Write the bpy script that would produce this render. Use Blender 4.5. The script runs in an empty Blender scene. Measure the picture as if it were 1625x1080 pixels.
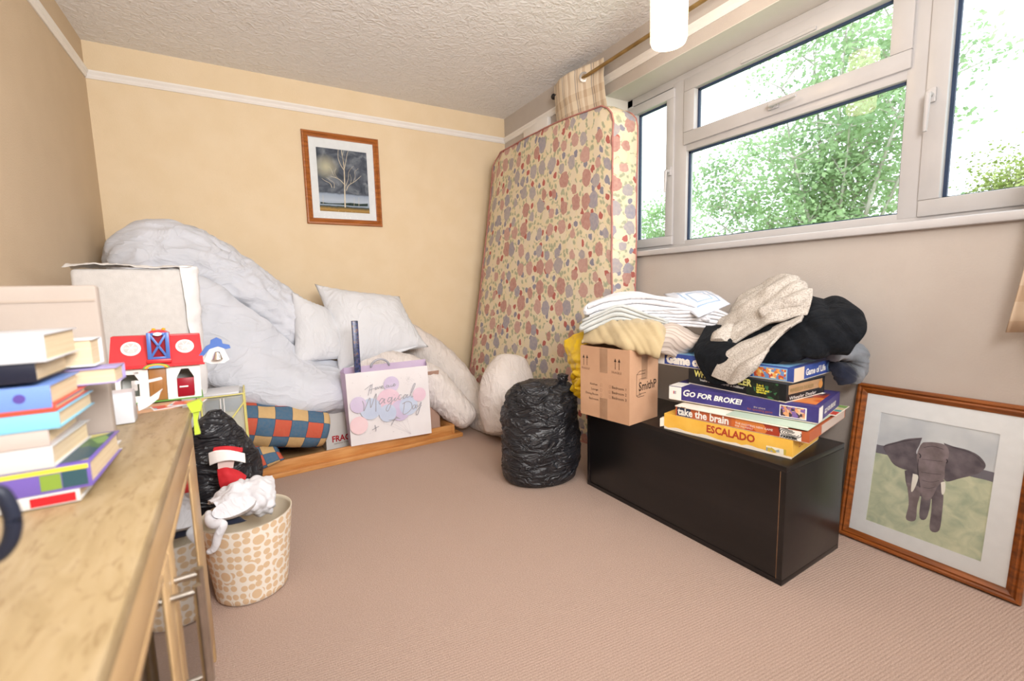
import bpy, bmesh, math, random
import numpy as np
from mathutils import Vector, Matrix, noise
S = bpy.context.scene
COL = S.collection
random.seed(7)

# ------------------------------------------------------------------ camera, world, lights, exposure
FPX, YAW, PIT, ROL, CH = 717.97, 0.52351, 0.11614, -0.0237, 0.9722
Fw = Vector((math.sin(YAW)*math.cos(PIT), math.cos(YAW)*math.cos(PIT), -math.sin(PIT)))
R0 = Vector((math.cos(YAW), -math.sin(YAW), 0)); U0 = R0.cross(Fw)
Rt = R0*math.cos(ROL)+U0*math.sin(ROL); Up = U0*math.cos(ROL)-R0*math.sin(ROL)
CAM = Vector((0, 0, CH))
cd = bpy.data.cameras.new('camera'); cam = bpy.data.objects.new('camera', cd); COL.objects.link(cam)
cam.matrix_world = Matrix(((Rt.x, Up.x, -Fw.x, 0), (Rt.y, Up.y, -Fw.y, 0), (Rt.z, Up.z, -Fw.z, CH), (0, 0, 0, 1)))
cd.sensor_width = 36; cd.lens = FPX*36/1625; cd.clip_start = 0.02; cd.clip_end = 200
cd.dof.use_dof = True; cd.dof.focus_distance = 2.3; cd.dof.aperture_fstop = 2.8
S.camera = cam

w = bpy.data.worlds.new('overcast_sky'); S.world = w; w.use_nodes = True
wn = w.node_tree; bgn = wn.nodes['Background']; bgn.inputs[0].default_value = (0.86, 0.93, 1.0, 1); bgn.inputs[1].default_value = 3.5

def area(name, loc, aim, size, power, col):
    l = bpy.data.lights.new(name, 'AREA'); l.energy = power; l.color = col; l.size = size; l.shape = 'SQUARE'
    o = bpy.data.objects.new(name, l); COL.objects.link(o); o.location = loc
    o.rotation_euler = (Vector(aim)-Vector(loc)).to_track_quat('-Z', 'Y').to_euler(); return o
area('photographers_bounce_light', (1.3, -1.75, 2.2), (0.2, 3.2, 1.1), 1.3, 88, (1.0, 0.98, 0.965))
area('ceiling_bounce_light', (0.35, -0.3, 1.55), (0.5, 1.5, 2.4), 0.7, 68, (1.0, 0.985, 0.97))
S.view_settings.view_transform = 'Standard'; S.view_settings.look = 'None'
S.view_settings.exposure = -0.16; S.view_settings.gamma = 1; S.view_settings.use_curve_mapping = False

# ------------------------------------------------------------------ helpers
def P(u, v, x=None, y=None, z=None):
    d = Rt*((u-812.5)/FPX)+Up*((540-v)/FPX)+Fw
    if x is not None: t = x/d.x
    elif y is not None: t = y/d.y
    else: t = (z-CH)/d.z
    return CAM+d*t
def Ppl(u, v, o, n):
    d = Rt*((u-812.5)/FPX)+Up*((540-v)/FPX)+Fw
    return CAM+d*((o-CAM).dot(n)/d.dot(n))
def lin(c):
    if isinstance(c, str):
        c = c.lstrip('#'); c = [int(c[i:i+2], 16)/255 for i in (0, 2, 4)]
    return tuple(x/12.92 if x <= .04045 else ((x+.055)/1.055)**2.4 for x in c[:3])+(1,)
MATS = {}
def mat(name, c1, c2=None, scale=20, rough=.7, bump=0, bscale=None, spec=.3, detail=4, stretch=(1, 1, 1), metal=0, trans=0, coords='Object', sheen=0, dist=0, lo=.35, hi=.65, wr=0, wsc=9, wst=(1, 1, 1), wd=.02):
    if name in MATS: return MATS[name]
    m = bpy.data.materials.new(name); m.use_nodes = True; nt = m.node_tree; b = nt.nodes['Principled BSDF']
    b.inputs['Roughness'].default_value = rough; b.inputs['Specular IOR Level'].default_value = spec; b.inputs['Metallic'].default_value = metal
    b.inputs['Transmission Weight'].default_value = trans
    if sheen: b.inputs['Sheen Weight'].default_value = sheen; b.inputs['Sheen Roughness'].default_value = .6
    tc = nt.nodes.new('ShaderNodeTexCoord'); mp = nt.nodes.new('ShaderNodeMapping'); mp.inputs['Scale'].default_value = stretch
    nt.links.new(tc.outputs[coords], mp.inputs[0])
    n = nt.nodes.new('ShaderNodeTexNoise'); n.inputs['Scale'].default_value = scale; n.inputs['Detail'].default_value = detail; n.inputs['Distortion'].default_value = dist
    nt.links.new(mp.outputs[0], n.inputs['Vector'])
    r = nt.nodes.new('ShaderNodeValToRGB'); r.color_ramp.elements[0].position = lo; r.color_ramp.elements[1].position = hi
    r.color_ramp.elements[0].color = lin(c1); r.color_ramp.elements[1].color = lin(c2 or c1)
    nt.links.new(n.outputs['Fac'], r.inputs[0]); nt.links.new(r.outputs[0], b.inputs['Base Color'])
    if bump:
        bn = nt.nodes.new('ShaderNodeTexNoise'); bn.inputs['Scale'].default_value = bscale or scale*3; bn.inputs['Detail'].default_value = 9.5
        nt.links.new(mp.outputs[0], bn.inputs['Vector'])
        bp = nt.nodes.new('ShaderNodeBump'); bp.inputs['Strength'].default_value = min(1, bump); bp.inputs['Distance'].default_value = .004
        nt.links.new(bn.outputs['Fac'], bp.inputs['Height']); nt.links.new(bp.outputs[0], b.inputs['Normal'])
        if wr:                                             # soft crease lines: ridged, warped noise
            m2 = nt.nodes.new('ShaderNodeMapping'); m2.inputs['Scale'].default_value = wst; nt.links.new(tc.outputs[coords], m2.inputs[0])
            wn_ = nt.nodes.new('ShaderNodeTexNoise'); wn_.inputs['Scale'].default_value = wsc; wn_.inputs['Detail'].default_value = 3; wn_.inputs['Distortion'].default_value = 1.2; nt.links.new(m2.outputs[0], wn_.inputs['Vector'])
            a_ = nt.nodes.new('ShaderNodeMath'); a_.operation = 'SUBTRACT'; a_.inputs[1].default_value = .5; nt.links.new(wn_.outputs['Fac'], a_.inputs[0])
            c_ = nt.nodes.new('ShaderNodeMath'); c_.operation = 'ABSOLUTE'; nt.links.new(a_.outputs[0], c_.inputs[0])
            d_ = nt.nodes.new('ShaderNodeMath'); d_.operation = 'POWER'; d_.inputs[1].default_value = .6; nt.links.new(c_.outputs[0], d_.inputs[0])
            b2_ = nt.nodes.new('ShaderNodeBump'); b2_.inputs['Strength'].default_value = wr; b2_.inputs['Distance'].default_value = wd; b2_.invert = True
            nt.links.new(d_.outputs[0], b2_.inputs['Height']); nt.links.new(bp.outputs[0], b2_.inputs['Normal']); nt.links.new(b2_.outputs[0], b.inputs['Normal'])
    MATS[name] = m; return m
def base(m):
    nt = m.node_tree; return nt, nt.nodes['Principled BSDF']
def new_mat(name, rough=.7, spec=.3):
    m = bpy.data.materials.new(name); m.use_nodes = True; nt = m.node_tree; b = nt.nodes['Principled BSDF']
    b.inputs['Roughness'].default_value = rough; b.inputs['Specular IOR Level'].default_value = spec
    MATS[name] = m; return m, nt, b
def nd(nt, t, **kw):
    n = nt.nodes.new(t)
    for k, v in kw.items():
        if k in n.inputs: n.inputs[k].default_value = v
        else: setattr(n, k, v)
    return n
def ramp(nt, fac, stops, interp='LINEAR'):
    r = nt.nodes.new('ShaderNodeValToRGB'); r.color_ramp.interpolation = interp
    while len(r.color_ramp.elements) < len(stops): r.color_ramp.elements.new(.5)
    for e, (p, c) in zip(r.color_ramp.elements, stops): e.position = p; e.color = lin(c)
    nt.links.new(fac, r.inputs[0]); return r.outputs[0]
def math_(nt, op, a, b=None):
    n = nt.nodes.new('ShaderNodeMath'); n.operation = op
    for i, x in enumerate((a, b)):
        if x is None: continue
        if isinstance(x, (int, float)): n.inputs[i].default_value = x
        else: nt.links.new(x, n.inputs[i])
    return n.outputs[0]
def mixc(nt, fac, a, b):
    n = nt.nodes.new('ShaderNodeMix'); n.data_type = 'RGBA'
    for s, x in ((n.inputs['Factor'], fac), (n.inputs[6], a), (n.inputs[7], b)):
        if isinstance(x, (int, float)): s.default_value = x
        elif isinstance(x, str): s.default_value = lin(x)
        else: nt.links.new(x, s)
    return n.outputs[2]

def tag(o, label=None, cat=None, group=None, kind=None):
    if label: o['label'] = label
    if cat: o['category'] = cat
    if group: o['group'] = group
    if kind: o['kind'] = kind
    return o
def thing(name, label, cat, loc=(0, 0, 0), rotz=0, group=None, M=None):
    o = bpy.data.objects.new(name, None); COL.objects.link(o); o.empty_display_size = .05
    o.matrix_world = M if M is not None else Matrix.Translation(Vector(loc)) @ Matrix.Rotation(rotz, 4, 'Z')
    return tag(o, label, cat, group)
def wm(o):
    m = o.matrix_basis.copy()
    while o.parent: o = o.parent; m = o.matrix_basis @ m
    return m
def link(name, me, m, parent=None, world=False):
    """link a mesh; vertices are in the parent's frame (or in the world when world=True)"""
    o = bpy.data.objects.new(name, me); COL.objects.link(o)
    if m is not None:
        me.materials.clear(); me.materials.append(m)
    if parent is not None:
        o.parent = parent
        if world: me.transform(wm(parent).inverted())
    return o
def mesh(name, v, f, m, parent=None, world=False, smooth=False, uv=None):
    me = bpy.data.meshes.new(name); me.from_pydata([tuple(p) for p in v], [], f); me.update()
    if smooth: me.polygons.foreach_set('use_smooth', [True]*len(me.polygons))
    if uv is not None:
        l = me.uv_layers.new(name='UVMap'); idx = np.zeros(len(me.loops), int); me.loops.foreach_get('vertex_index', idx)
        l.data.foreach_set('uv', np.asarray(uv, float)[idx].ravel())
    return link(name, me, m, parent, world)
def recenter(o):
    """put the origin of a top-level mesh at the middle of its base"""
    me = o.data; c = np.zeros(len(me.vertices)*3); me.vertices.foreach_get('co', c); c = c.reshape(-1, 3)
    a, b = c.min(0), c.max(0); t = Vector(((a[0]+b[0])/2, (a[1]+b[1])/2, a[2]))
    me.transform(Matrix.Translation(-t)); o.location = t; return o
class BM:
    def __init__(s): s.b = bmesh.new()
    def box(s, x0, x1, y0, y1, z0, z1, bev=0, M=None, seg=2):
        r = bmesh.ops.create_cube(s.b, size=1); vs = r['verts']
        bmesh.ops.scale(s.b, vec=(abs(x1-x0), abs(y1-y0), abs(z1-z0)), verts=vs)
        bmesh.ops.translate(s.b, vec=((x0+x1)/2, (y0+y1)/2, (z0+z1)/2), verts=vs)
        if bev:
            es = list({e for v in vs for e in v.link_edges})
            rr = bmesh.ops.bevel(s.b, geom=es, offset=bev, segments=seg, affect='EDGES', profile=.5)
            vs = list(rr['verts'])
        if M is not None: bmesh.ops.transform(s.b, matrix=M, verts=[v for v in vs if v.is_valid])
        return s
    def lathe(s, prof, n=32, M=None, cap=True):
        rings = []
        for r, z in prof:
            rings.append([s.b.verts.new((r*math.cos(2*math.pi*i/n), r*math.sin(2*math.pi*i/n), z)) for i in range(n)])
        for a, b in zip(rings, rings[1:]):
            for i in range(n): s.b.faces.new((a[i], a[(i+1) % n], b[(i+1) % n], b[i]))
        if cap:
            if prof[0][0] > 1e-6: s.b.faces.new(rings[0][::-1])
            if prof[-1][0] > 1e-6: s.b.faces.new(rings[-1])
        if M is not None: bmesh.ops.transform(s.b, matrix=M, verts=[v for r in rings for v in r])
        return s
    def rod(s, a, b, r, n=12, r2=None):
        a = Vector(a); b = Vector(b); d = b-a
        M = Matrix.Translation(a) @ d.to_track_quat('Z', 'Y').to_matrix().to_4x4()
        return s.lathe([(r, 0), (r if r2 is None else r2, d.length)], n, M)
    def poly(s, pts, d):
        """prism: polygon pts, extruded by vector d"""
        d = Vector(d); a = [s.b.verts.new(p) for p in pts]; c = [s.b.verts.new(Vector(p)+d) for p in pts]
        s.b.faces.new(a); s.b.faces.new(c[::-1]); n = len(a)
        for i in range(n): s.b.faces.new((a[i], c[i], c[(i+1) % n], a[(i+1) % n]))
        return s
    def build(s, name, m, parent=None, world=False, smooth=None):
        bmesh.ops.recalc_face_normals(s.b, faces=s.b.faces)
        me = bpy.data.meshes.new(name); s.b.to_mesh(me); s.b.free()
        if smooth is not None:
            me.polygons.foreach_set('use_smooth', [True]*len(me.polygons))
            me.set_sharp_from_angle(angle=math.radians(smooth))
        return link(name, me, m, parent, world)
def structure(o): o['kind'] = 'structure'; return o

def nz(p, s, seed=0): return noise.noise(Vector((p[0]*s+seed*7.13, p[1]*s-seed*3.7, p[2]*s+seed*1.9)))
def rid(p, s, seed=0): return 1-abs(nz(p, s, seed))*2
def cr(p0, p1, p2, p3, t):
    return .5*((2*p1)+(p2-p0)*t+(2*p0-5*p1+4*p2-p3)*t*t+(3*p1-p0-3*p2+p3)*t*t*t)
def spline(pts, n):
    pts = np.asarray(pts, float); k = len(pts); out = []
    for i in range(n):
        s = i/(n-1)*(k-1); j = min(int(s), k-2); t = s-j
        out.append(cr(pts[max(j-1, 0)], pts[j], pts[j+1], pts[min(j+2, k-1)], t))
    return np.array(out)
def sheet(name, rows, m, parent=None, nu=40, nv=30, thick=.008, amp=.006, sc=9, seed=0, fold=0, fdir=(1, 0, 0), fsc=14, smooth=True, uvs=1):
    """cloth surface through a grid of control points, thickened"""
    R = np.array([spline(r, nu) for r in rows]); G = np.array([spline(R[:, i], nv) for i in range(nu)])  # nu,nv,3
    du = np.gradient(G, axis=0); dv = np.gradient(G, axis=1); N = np.cross(du, dv); N /= np.maximum(np.linalg.norm(N, axis=2, keepdims=True), 1e-9)
    fd = np.array(fdir, float)
    for i in range(nu):
        for j in range(nv):
            p = G[i, j]; a = amp*(nz(p, sc, seed)+.5*nz(p, sc*2.3, seed+3))
            if fold:
                q = p.dot(fd); a += fold*(rid((q+.02*nz(p, 8, seed), nz(p, 3, seed+5)*.1, 0), fsc, seed+9)-.5)
            G[i, j] = p+N[i, j]*a
    L = np.linalg.norm(du, axis=2).cumsum(0); V = np.linalg.norm(dv, axis=2).cumsum(1)
    v = list(G.reshape(-1, 3))+list((G-N*thick).reshape(-1, 3)); K = nu*nv; f = []
    uv = np.stack([L, V], 2).reshape(-1, 2); uv = np.vstack([uv, uv])*uvs
    for i in range(nu-1):
        for j in range(nv-1):
            a, b, c, d = i*nv+j, (i+1)*nv+j, (i+1)*nv+j+1, i*nv+j+1
            f.append((a, b, c, d)); f.append((K+d, K+c, K+b, K+a))
    for i in range(nu-1):
        a, b = i*nv, (i+1)*nv; f.append((K+a, K+b, b, a)); a += nv-1; b += nv-1; f.append((a, b, K+b, K+a))
    for j in range(nv-1):
        a, b = j, j+1; f.append((a, b, K+b, K+a)); a += (nu-1)*nv; b += (nu-1)*nv; f.append((K+a, K+b, b, a))
    o = mesh(name, v, f, m, parent, parent is not None, smooth, uv)
    return o if parent is not None else recenter(o)
def tube(name, pts, rad, m, parent=None, n=70, k=36, amp=.008, sc=8, seed=0, gather=0, gsc=40, flat=None, floor=None):
    """soft round tube along points; rad per point, gather = ridges across it"""
    C = spline(pts, n); Rr = spline(np.asarray(rad, float)[:, None], n)[:, 0]
    T = np.gradient(C, axis=0); T /= np.linalg.norm(T, axis=1, keepdims=True)
    v = []; uv = []; s = np.concatenate([[0], np.linalg.norm(np.diff(C, axis=0), axis=1).cumsum()])
    for i in range(n):
        t = T[i]; a = np.cross(t, (0, 0, 1)); a /= max(np.linalg.norm(a), 1e-6); b = np.cross(a, t)
        q = i/(n-1); e = min(1, q/.08, (1-q)/.08); r = Rr[i]*math.sqrt(max(0, 1-(1-e)**2))*1.0+.004
        for j in range(k):
            th = 2*math.pi*j/k+math.pi; d = a*math.cos(th)+b*math.sin(th)*(flat or 1); p = C[i]+d*r
            h = amp*(nz(p, sc, seed)+.5*nz(p, sc*2.1, seed+4))
            if gather: h += gather*(rid((s[i]+.03*nz(p, 6, seed), .3*math.cos(th), .3*math.sin(th)), gsc, seed+8)-.5)
            p = p+d*h*e
            if floor is not None and p[2] < floor: p[2] = floor+.002*nz(p, 20)
            v.append(p); uv.append((s[i], j/k*.664+.03))
    f = [(i*k+j, i*k+(j+1) % k, (i+1)*k+(j+1) % k, (i+1)*k+j) for i in range(n-1) for j in range(k)]
    f.append(tuple(range(k))[::-1]); f.append(tuple((n-1)*k+j for j in range(k)))
    o = mesh(name, v, f, m, parent, parent is not None, True, uv)
    return o if parent is not None else recenter(o)
def pillow(name, c, thick, m, parent=None, n=30, pinch=.06, amp=.006, sc=10, seed=0, p=2.2, sag=0):
    """c: four corner points TL, TR, BR, BL"""
    c = [np.array(q, float) for q in c]; v = []; K = n*n
    nrm = np.cross(c[1]-c[0], c[3]-c[0]); nrm /= np.linalg.norm(nrm)
    uv = []
    for side in (1, -1):
        for i in range(n):
            for j in range(n):
                s, t = i/(n-1), j/(n-1); s2, t2 = 2*s-1, 2*t-1
                s3 = s2*(1-pinch*(1-t2*t2)*1.0)*.5+.5; t3 = t2*(1-pinch*(1-s2*s2))*.5+.5
                q = c[0]*(1-s3)*(1-t3)+c[1]*s3*(1-t3)+c[2]*s3*t3+c[3]*(1-s3)*t3
                h = ((1-abs(s2)**p)*(1-abs(t2)**p))**.55
                a = amp*(nz(q, sc, seed+side)+.6*nz(q, sc*2.2, seed+2))*min(1, h*2)
                edge = max(abs(s2), abs(t2)); a += .5*amp*math.sin((s+t)*60)*max(0, edge-.75)*3*(h > 0)
                q = q-nrm*side*(h*thick/2+a)*1.0; q[2] -= sag*h
                v.append(q); uv.append((s, t))
    f = []
    for i in range(n-1):
        for j in range(n-1):
            a, b, d, e = i*n+j, (i+1)*n+j, (i+1)*n+j+1, i*n+j+1
            f.append((a, b, d, e)); f.append((K+e, K+d, K+b, K+a))
    me = bpy.data.meshes.new(name); me.from_pydata([tuple(q) for q in v], [], f)
    l = me.uv_layers.new(name='UVMap'); idx = np.zeros(len(me.loops), int); me.loops.foreach_get('vertex_index', idx)
    l.data.foreach_set('uv', np.asarray(uv, float)[idx].ravel())
    b = bmesh.new(); b.from_mesh(me); bmesh.ops.remove_doubles(b, verts=b.verts, dist=1e-5); bmesh.ops.recalc_face_normals(b, faces=b.faces); b.to_mesh(me); b.free()
    me.polygons.foreach_set('use_smooth', [True]*len(me.polygons))
    o = link(name, me, m, parent, parent is not None)
    return o if parent is not None else recenter(o)
def sack(name, ctr, rx, ry, h, m, parent=None, prof=None, seed=0, amp=.02, sc=7, crease=.012, csc=16, nu=56, nv=64, rot=0):
    """filled bag standing on its base: prof = (height fraction, radius fraction) list"""
    prof = prof or [(0, .02), (.0, .75), (.03, .92), (.25, 1), (.55, .98), (.8, .85), (.93, .55), (1, .18), (1.0, .01)]
    Pf = spline(prof, nv); v = []; ca, sa = math.cos(rot), math.sin(rot)
    for j in range(nv):
        for i in range(nu):
            th = 2*math.pi*i/nu; r = max(.004, Pf[j][1]); zz = min(1.02, max(0, Pf[j][0]))*h
            x, y = rx*r*math.cos(th), ry*r*math.sin(th); p = (x+ctr[0], y+ctr[1], zz+ctr[2])
            k = amp*nz(p, sc, seed)+crease*(rid((p[0]*.7, p[1]*.7, p[2]*1.6), csc, seed+2)-.55)+crease*.6*(rid((p[0]*1.5, p[1]*1.5, p[2]), csc*2, seed+6)-.5)
            k *= min(1, zz/h*8+.1)
            x += k*math.cos(th); y += k*math.sin(th)
            zz = max(0, zz+(k*.5 if zz > .1*h else 0))
            v.append((ctr[0]+x*ca-y*sa, ctr[1]+x*sa+y*ca, ctr[2]+zz))
    f = [(j*nu+i, j*nu+(i+1) % nu, (j+1)*nu+(i+1) % nu, (j+1)*nu+i) for j in range(nv-1) for i in range(nu)]
    f.append(tuple(range(nu))[::-1]); f.append(tuple((nv-1)*nu+i for i in range(nu)))
    o = mesh(name, v, f, m, parent, parent is not None, True)
    return o if parent is not None else recenter(o)
def folded(name, L, D, layers, t, m, M, seed=0, wav=.01, gap=1.12, droop=.0, ridge=0, parent=None):
    """folded cloth: serpentine strip in X-Z, extruded along Y; M places it"""
    path = []; rr = t*gap/2
    for i in range(layers):
        z = i*t*gap; e0 = .012*nz((i, 0, 0), 1.7, seed); e1 = .02*nz((i, 5, 0), 1.7, seed)
        xs = np.linspace(e0, L+e1, 16); xs = xs if i % 2 == 0 else xs[::-1]
        path += [(x, z) for x in xs]
        if i < layers-1:
            sg = 1 if i % 2 == 0 else -1
            path += [(xs[-1]+sg*rr*math.sin(a), z+rr-rr*math.cos(a)) for a in (math.pi*.25, math.pi*.5, math.pi*.75)]
    path = np.array(path); T = np.gradient(path, axis=0); T /= np.linalg.norm(T, axis=1, keepdims=True); N = np.stack([-T[:, 1], T[:, 0]], 1)
    n = len(path); ny = 14; v = []
    for sd in (.46, -.46):
        for i in range(n):
            for j in range(ny):
                y = D*j/(ny-1); x, z = path[i]+N[i]*t*sd; q = (x, y, z)
                dz = wav*(nz((x, y, z*3), 6, seed)+.6*nz((x, y, z*3), 13, seed+2))*(z/t*.25+.4)
                dz -= droop*max(0, x/L-.6)**2*4+droop*max(0, .35-x/L)**2*5
                dz += ridge*math.exp(-((x/L-.45)/.22)**2)
                yy = y-.02*nz((x, z, 0), 9, seed+7)*(1-y/D)*(1 if y < D*.5 else 0)-.008*(z/t/layers)
                v.append((x+.006*nz((y, z, 0), 9, seed+4), yy, z+dz))
    K = n*ny; f = []
    for i in range(n-1):
        for j in range(ny-1):
            a, b, c, d = i*ny+j, (i+1)*ny+j, (i+1)*ny+j+1, i*ny+j+1
            f.append((a, b, c, d)); f.append((K+d, K+c, K+b, K+a))
        for j in (0, ny-1):
            a, b = i*ny+j, (i+1)*ny+j; f.append((a, K+a, K+b, b) if j == 0 else (b, K+b, K+a, a))
    for i in (0, n-1):
        for j in range(ny-1):
            a, b = i*ny+j, i*ny+j+1; f.append((a, b, K+b, K+a) if i == 0 else (K+a, K+b, b, a))
    V = [M @ Vector(p) for p in v]
    o = mesh(name, V, f, m, parent, parent is not None, True)
    b = bmesh.new(); b.from_mesh(o.data); bmesh.ops.recalc_face_normals(b, faces=b.faces); b.to_mesh(o.data); b.free()
    return o if parent is not None else recenter(o)
def text(parent, s, org, xd, yd, size, m, shear=0, bold=0, fit=None, name='lettering', lift=.0007, space=1, spread=None):
    """flat printed lettering in the parent's frame; fit = width to squeeze it to"""
    cu = bpy.data.curves.new('t', 'FONT'); cu.body = s; cu.size = size; cu.shear = shear; cu.offset = bold; cu.space_character = space; cu.resolution_u = 2
    t = bpy.data.objects.new('t', cu); COL.objects.link(t); dg = bpy.context.evaluated_depsgraph_get()
    me = bpy.data.meshes.new_from_object(t.evaluated_get(dg)); bpy.data.objects.remove(t); bpy.data.curves.remove(cu)
    org = Vector(org); xd = Vector(xd).normalized(); yd = Vector(yd).normalized(); n = xd.cross(yd)
    xs = [p.co.x for p in me.vertices]; x0 = min(xs); k = fit/(max(xs)-x0) if fit else 1
    for p in me.vertices: p.co = org+xd*((p.co.x-x0)*k)+yd*p.co.y+n*lift
    me.name = name; return link(name, me, m, parent)
def panel(parent, name, org, xd, yd, wd, ht, m, lift=.0004, round_=0):
    org = Vector(org); xd = Vector(xd).normalized(); yd = Vector(yd).normalized(); n = xd.cross(yd)
    p = [org+n*lift, org+xd*wd+n*lift, org+xd*wd+yd*ht+n*lift, org+yd*ht+n*lift]
    return mesh(name, p, [(0, 1, 2, 3)], m, parent, uv=[(0, 0), (wd, 0), (wd, ht), (0, ht)])
def stroke(pts, wd, org, xd, yd, lift, closed=False):
    """flat ribbon along 2-D points -> verts, faces"""
    pts = np.array(pts, float); T = np.gradient(pts, axis=0); T /= np.maximum(np.linalg.norm(T, axis=1, keepdims=True), 1e-9); N = np.stack([-T[:, 1], T[:, 0]], 1)
    wd = np.asarray(wd)*np.ones(len(pts)); v = []; f = []; org = Vector(org); xd = Vector(xd); yd = Vector(yd); n = xd.cross(yd)
    for i in range(len(pts)):
        for s in (1, -1):
            q = pts[i]+N[i]*s*wd[i]/2; v.append(org+xd*q[0]+yd*q[1]+n*lift)
        if i: a = 2*i; f.append((a-2, a-1, a+1, a))
    return v, f
def strokes(parent, name, lines, org, xd, yd, m, lift=.0008):
    V = []; Fc = []
    for pts, wd in lines:
        v, f = stroke(pts, wd, org, xd, yd, lift); k = len(V); V += v; Fc += [tuple(i+k for i in q) for q in f]
    return mesh(name, V, Fc, m, parent)
def disc(parent, name, org, xd, yd, r, m, lift=.0006, n=24, ry=None):
    org = Vector(org); xd = Vector(xd).normalized(); yd = Vector(yd).normalized(); nn = xd.cross(yd)
    v = [org+xd*r*math.cos(2*math.pi*i/n)+yd*(ry or r)*math.sin(2*math.pi*i/n)+nn*lift for i in range(n)]
    return mesh(name, v, [tuple(range(n))], m, parent)

# ------------------------------------------------------------------ room shell
XL, XR, YB, YR, ZC = -0.694, 2.007, 3.5216, -2.1, 2.4
WY0, WY1, WZ0, WZ1 = 0.22, 2.25, 1.165, 2.135        # window opening
XW = 2.19                                            # room face of the window frame
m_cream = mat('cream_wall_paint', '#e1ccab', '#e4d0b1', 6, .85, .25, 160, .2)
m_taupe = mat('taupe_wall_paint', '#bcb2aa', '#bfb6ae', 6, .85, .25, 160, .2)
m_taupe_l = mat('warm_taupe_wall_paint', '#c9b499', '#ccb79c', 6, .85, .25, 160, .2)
m_white = mat('white_gloss_paint', '#e9e4df', '#ece8e3', 8, .35, 0, None, .4)
m_upvc = mat('white_upvc', '#b9b6b6', '#bebbbb', 8, .3, 0, None, .45)
m_reveal = mat('reveal_paint', '#d9d4cb', '#dcd8cf', 6, .85, .2, 160)
# artex ceiling
m_ceil, nt, b = new_mat('artex_ceiling', .9, .2)
tc = nd(nt, 'ShaderNodeTexCoord'); n1 = nd(nt, 'ShaderNodeTexNoise', Scale=26.0, Detail=3.0, Distortion=1.6); nt.links.new(tc.outputs['Object'], n1.inputs['Vector'])
n2 = nd(nt, 'ShaderNodeTexNoise', Scale=7.0, Detail=2.0, Distortion=.8); nt.links.new(tc.outputs['Object'], n2.inputs['Vector'])
hgt = math_(nt, 'ADD', math_(nt, 'POWER', n1.outputs['Fac'], 2.5), math_(nt, 'MULTIPLY', n2.outputs['Fac'], .5))
bp = nd(nt, 'ShaderNodeBump', Strength=.55, Distance=.02); nt.links.new(hgt, bp.inputs['Height']); nt.links.new(bp.outputs[0], b.inputs['Normal'])
b.inputs['Base Color'].default_value = lin('#eeedee')
# ribbed carpet
m_carpet, nt, b = new_mat('pinkish_beige_carpet', .95, .1)
tc = nd(nt, 'ShaderNodeTexCoord'); n1 = nd(nt, 'ShaderNodeTexNoise', Scale=330.0, Detail=3.0); nt.links.new(tc.outputs['Object'], n1.inputs['Vector'])
n2 = nd(nt, 'ShaderNodeTexNoise', Scale=2.2, Detail=3.0); nt.links.new(tc.outputs['Object'], n2.inputs['Vector'])
mp = nd(nt, 'ShaderNodeMapping'); mp.inputs['Rotation'].default_value = (0, 0, .1); nt.links.new(tc.outputs['Object'], mp.inputs[0])
wv = nd(nt, 'ShaderNodeTexWave', Scale=38.0, Distortion=1.4, Detail=2.0); wv.bands_direction = 'Y'; wv.inputs['Detail Scale'].default_value = 3; nt.links.new(mp.outputs[0], wv.inputs['Vector'])
c = ramp(nt, n1.outputs['Fac'], [(.3, '#a0897c'), (.7, '#ceb6a8')])
c = mixc(nt, math_(nt, 'MULTIPLY', n2.outputs['Fac'], .3), c, '#b49b8c')
c = mixc(nt, math_(nt, 'MULTIPLY', wv.outputs['Fac'], .07), c, '#9d7c6a')
nt.links.new(c, b.inputs['Base Color'])
hg = math_(nt, 'ADD', n1.outputs['Fac'], math_(nt, 'MULTIPLY', wv.outputs['Fac'], .25))
bp = nd(nt, 'ShaderNodeBump', Strength=.6, Distance=.006); nt.links.new(hg, bp.inputs['Height']); nt.links.new(bp.outputs[0], b.inputs['Normal'])

structure(BM().box(XL-.12, XR+.24, YR-.12, YB+.12, -.1, 0).build('floor', m_carpet))
structure(BM().box(XL-.12, XR+.3, YR-.12, YB+.12, ZC, ZC+.1).build('ceiling', m_ceil))
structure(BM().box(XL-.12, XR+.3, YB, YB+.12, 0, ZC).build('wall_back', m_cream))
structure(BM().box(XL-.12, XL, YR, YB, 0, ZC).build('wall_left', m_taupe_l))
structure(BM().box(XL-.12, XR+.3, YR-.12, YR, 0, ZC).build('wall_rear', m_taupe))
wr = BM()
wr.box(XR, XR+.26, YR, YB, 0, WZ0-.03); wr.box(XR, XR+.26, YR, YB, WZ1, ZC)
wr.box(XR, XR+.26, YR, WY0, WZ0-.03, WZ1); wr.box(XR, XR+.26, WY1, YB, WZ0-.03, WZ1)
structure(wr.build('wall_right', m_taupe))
# lighter plaster skin of the window recess (soffit and sides)
rv = BM().box(XR+.0005, XW+.02, WY0, WY1, WZ1-.003, WZ1-.0002).box(XR+.0005, XW+.02, WY0+.0002, WY0+.003, WZ0, WZ1-.003).box(XR+.0005, XW+.02, WY1-.003, WY1-.0002, WZ0, WZ1-.003)
structure(rv.build('trim_4', m_reveal))
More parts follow.
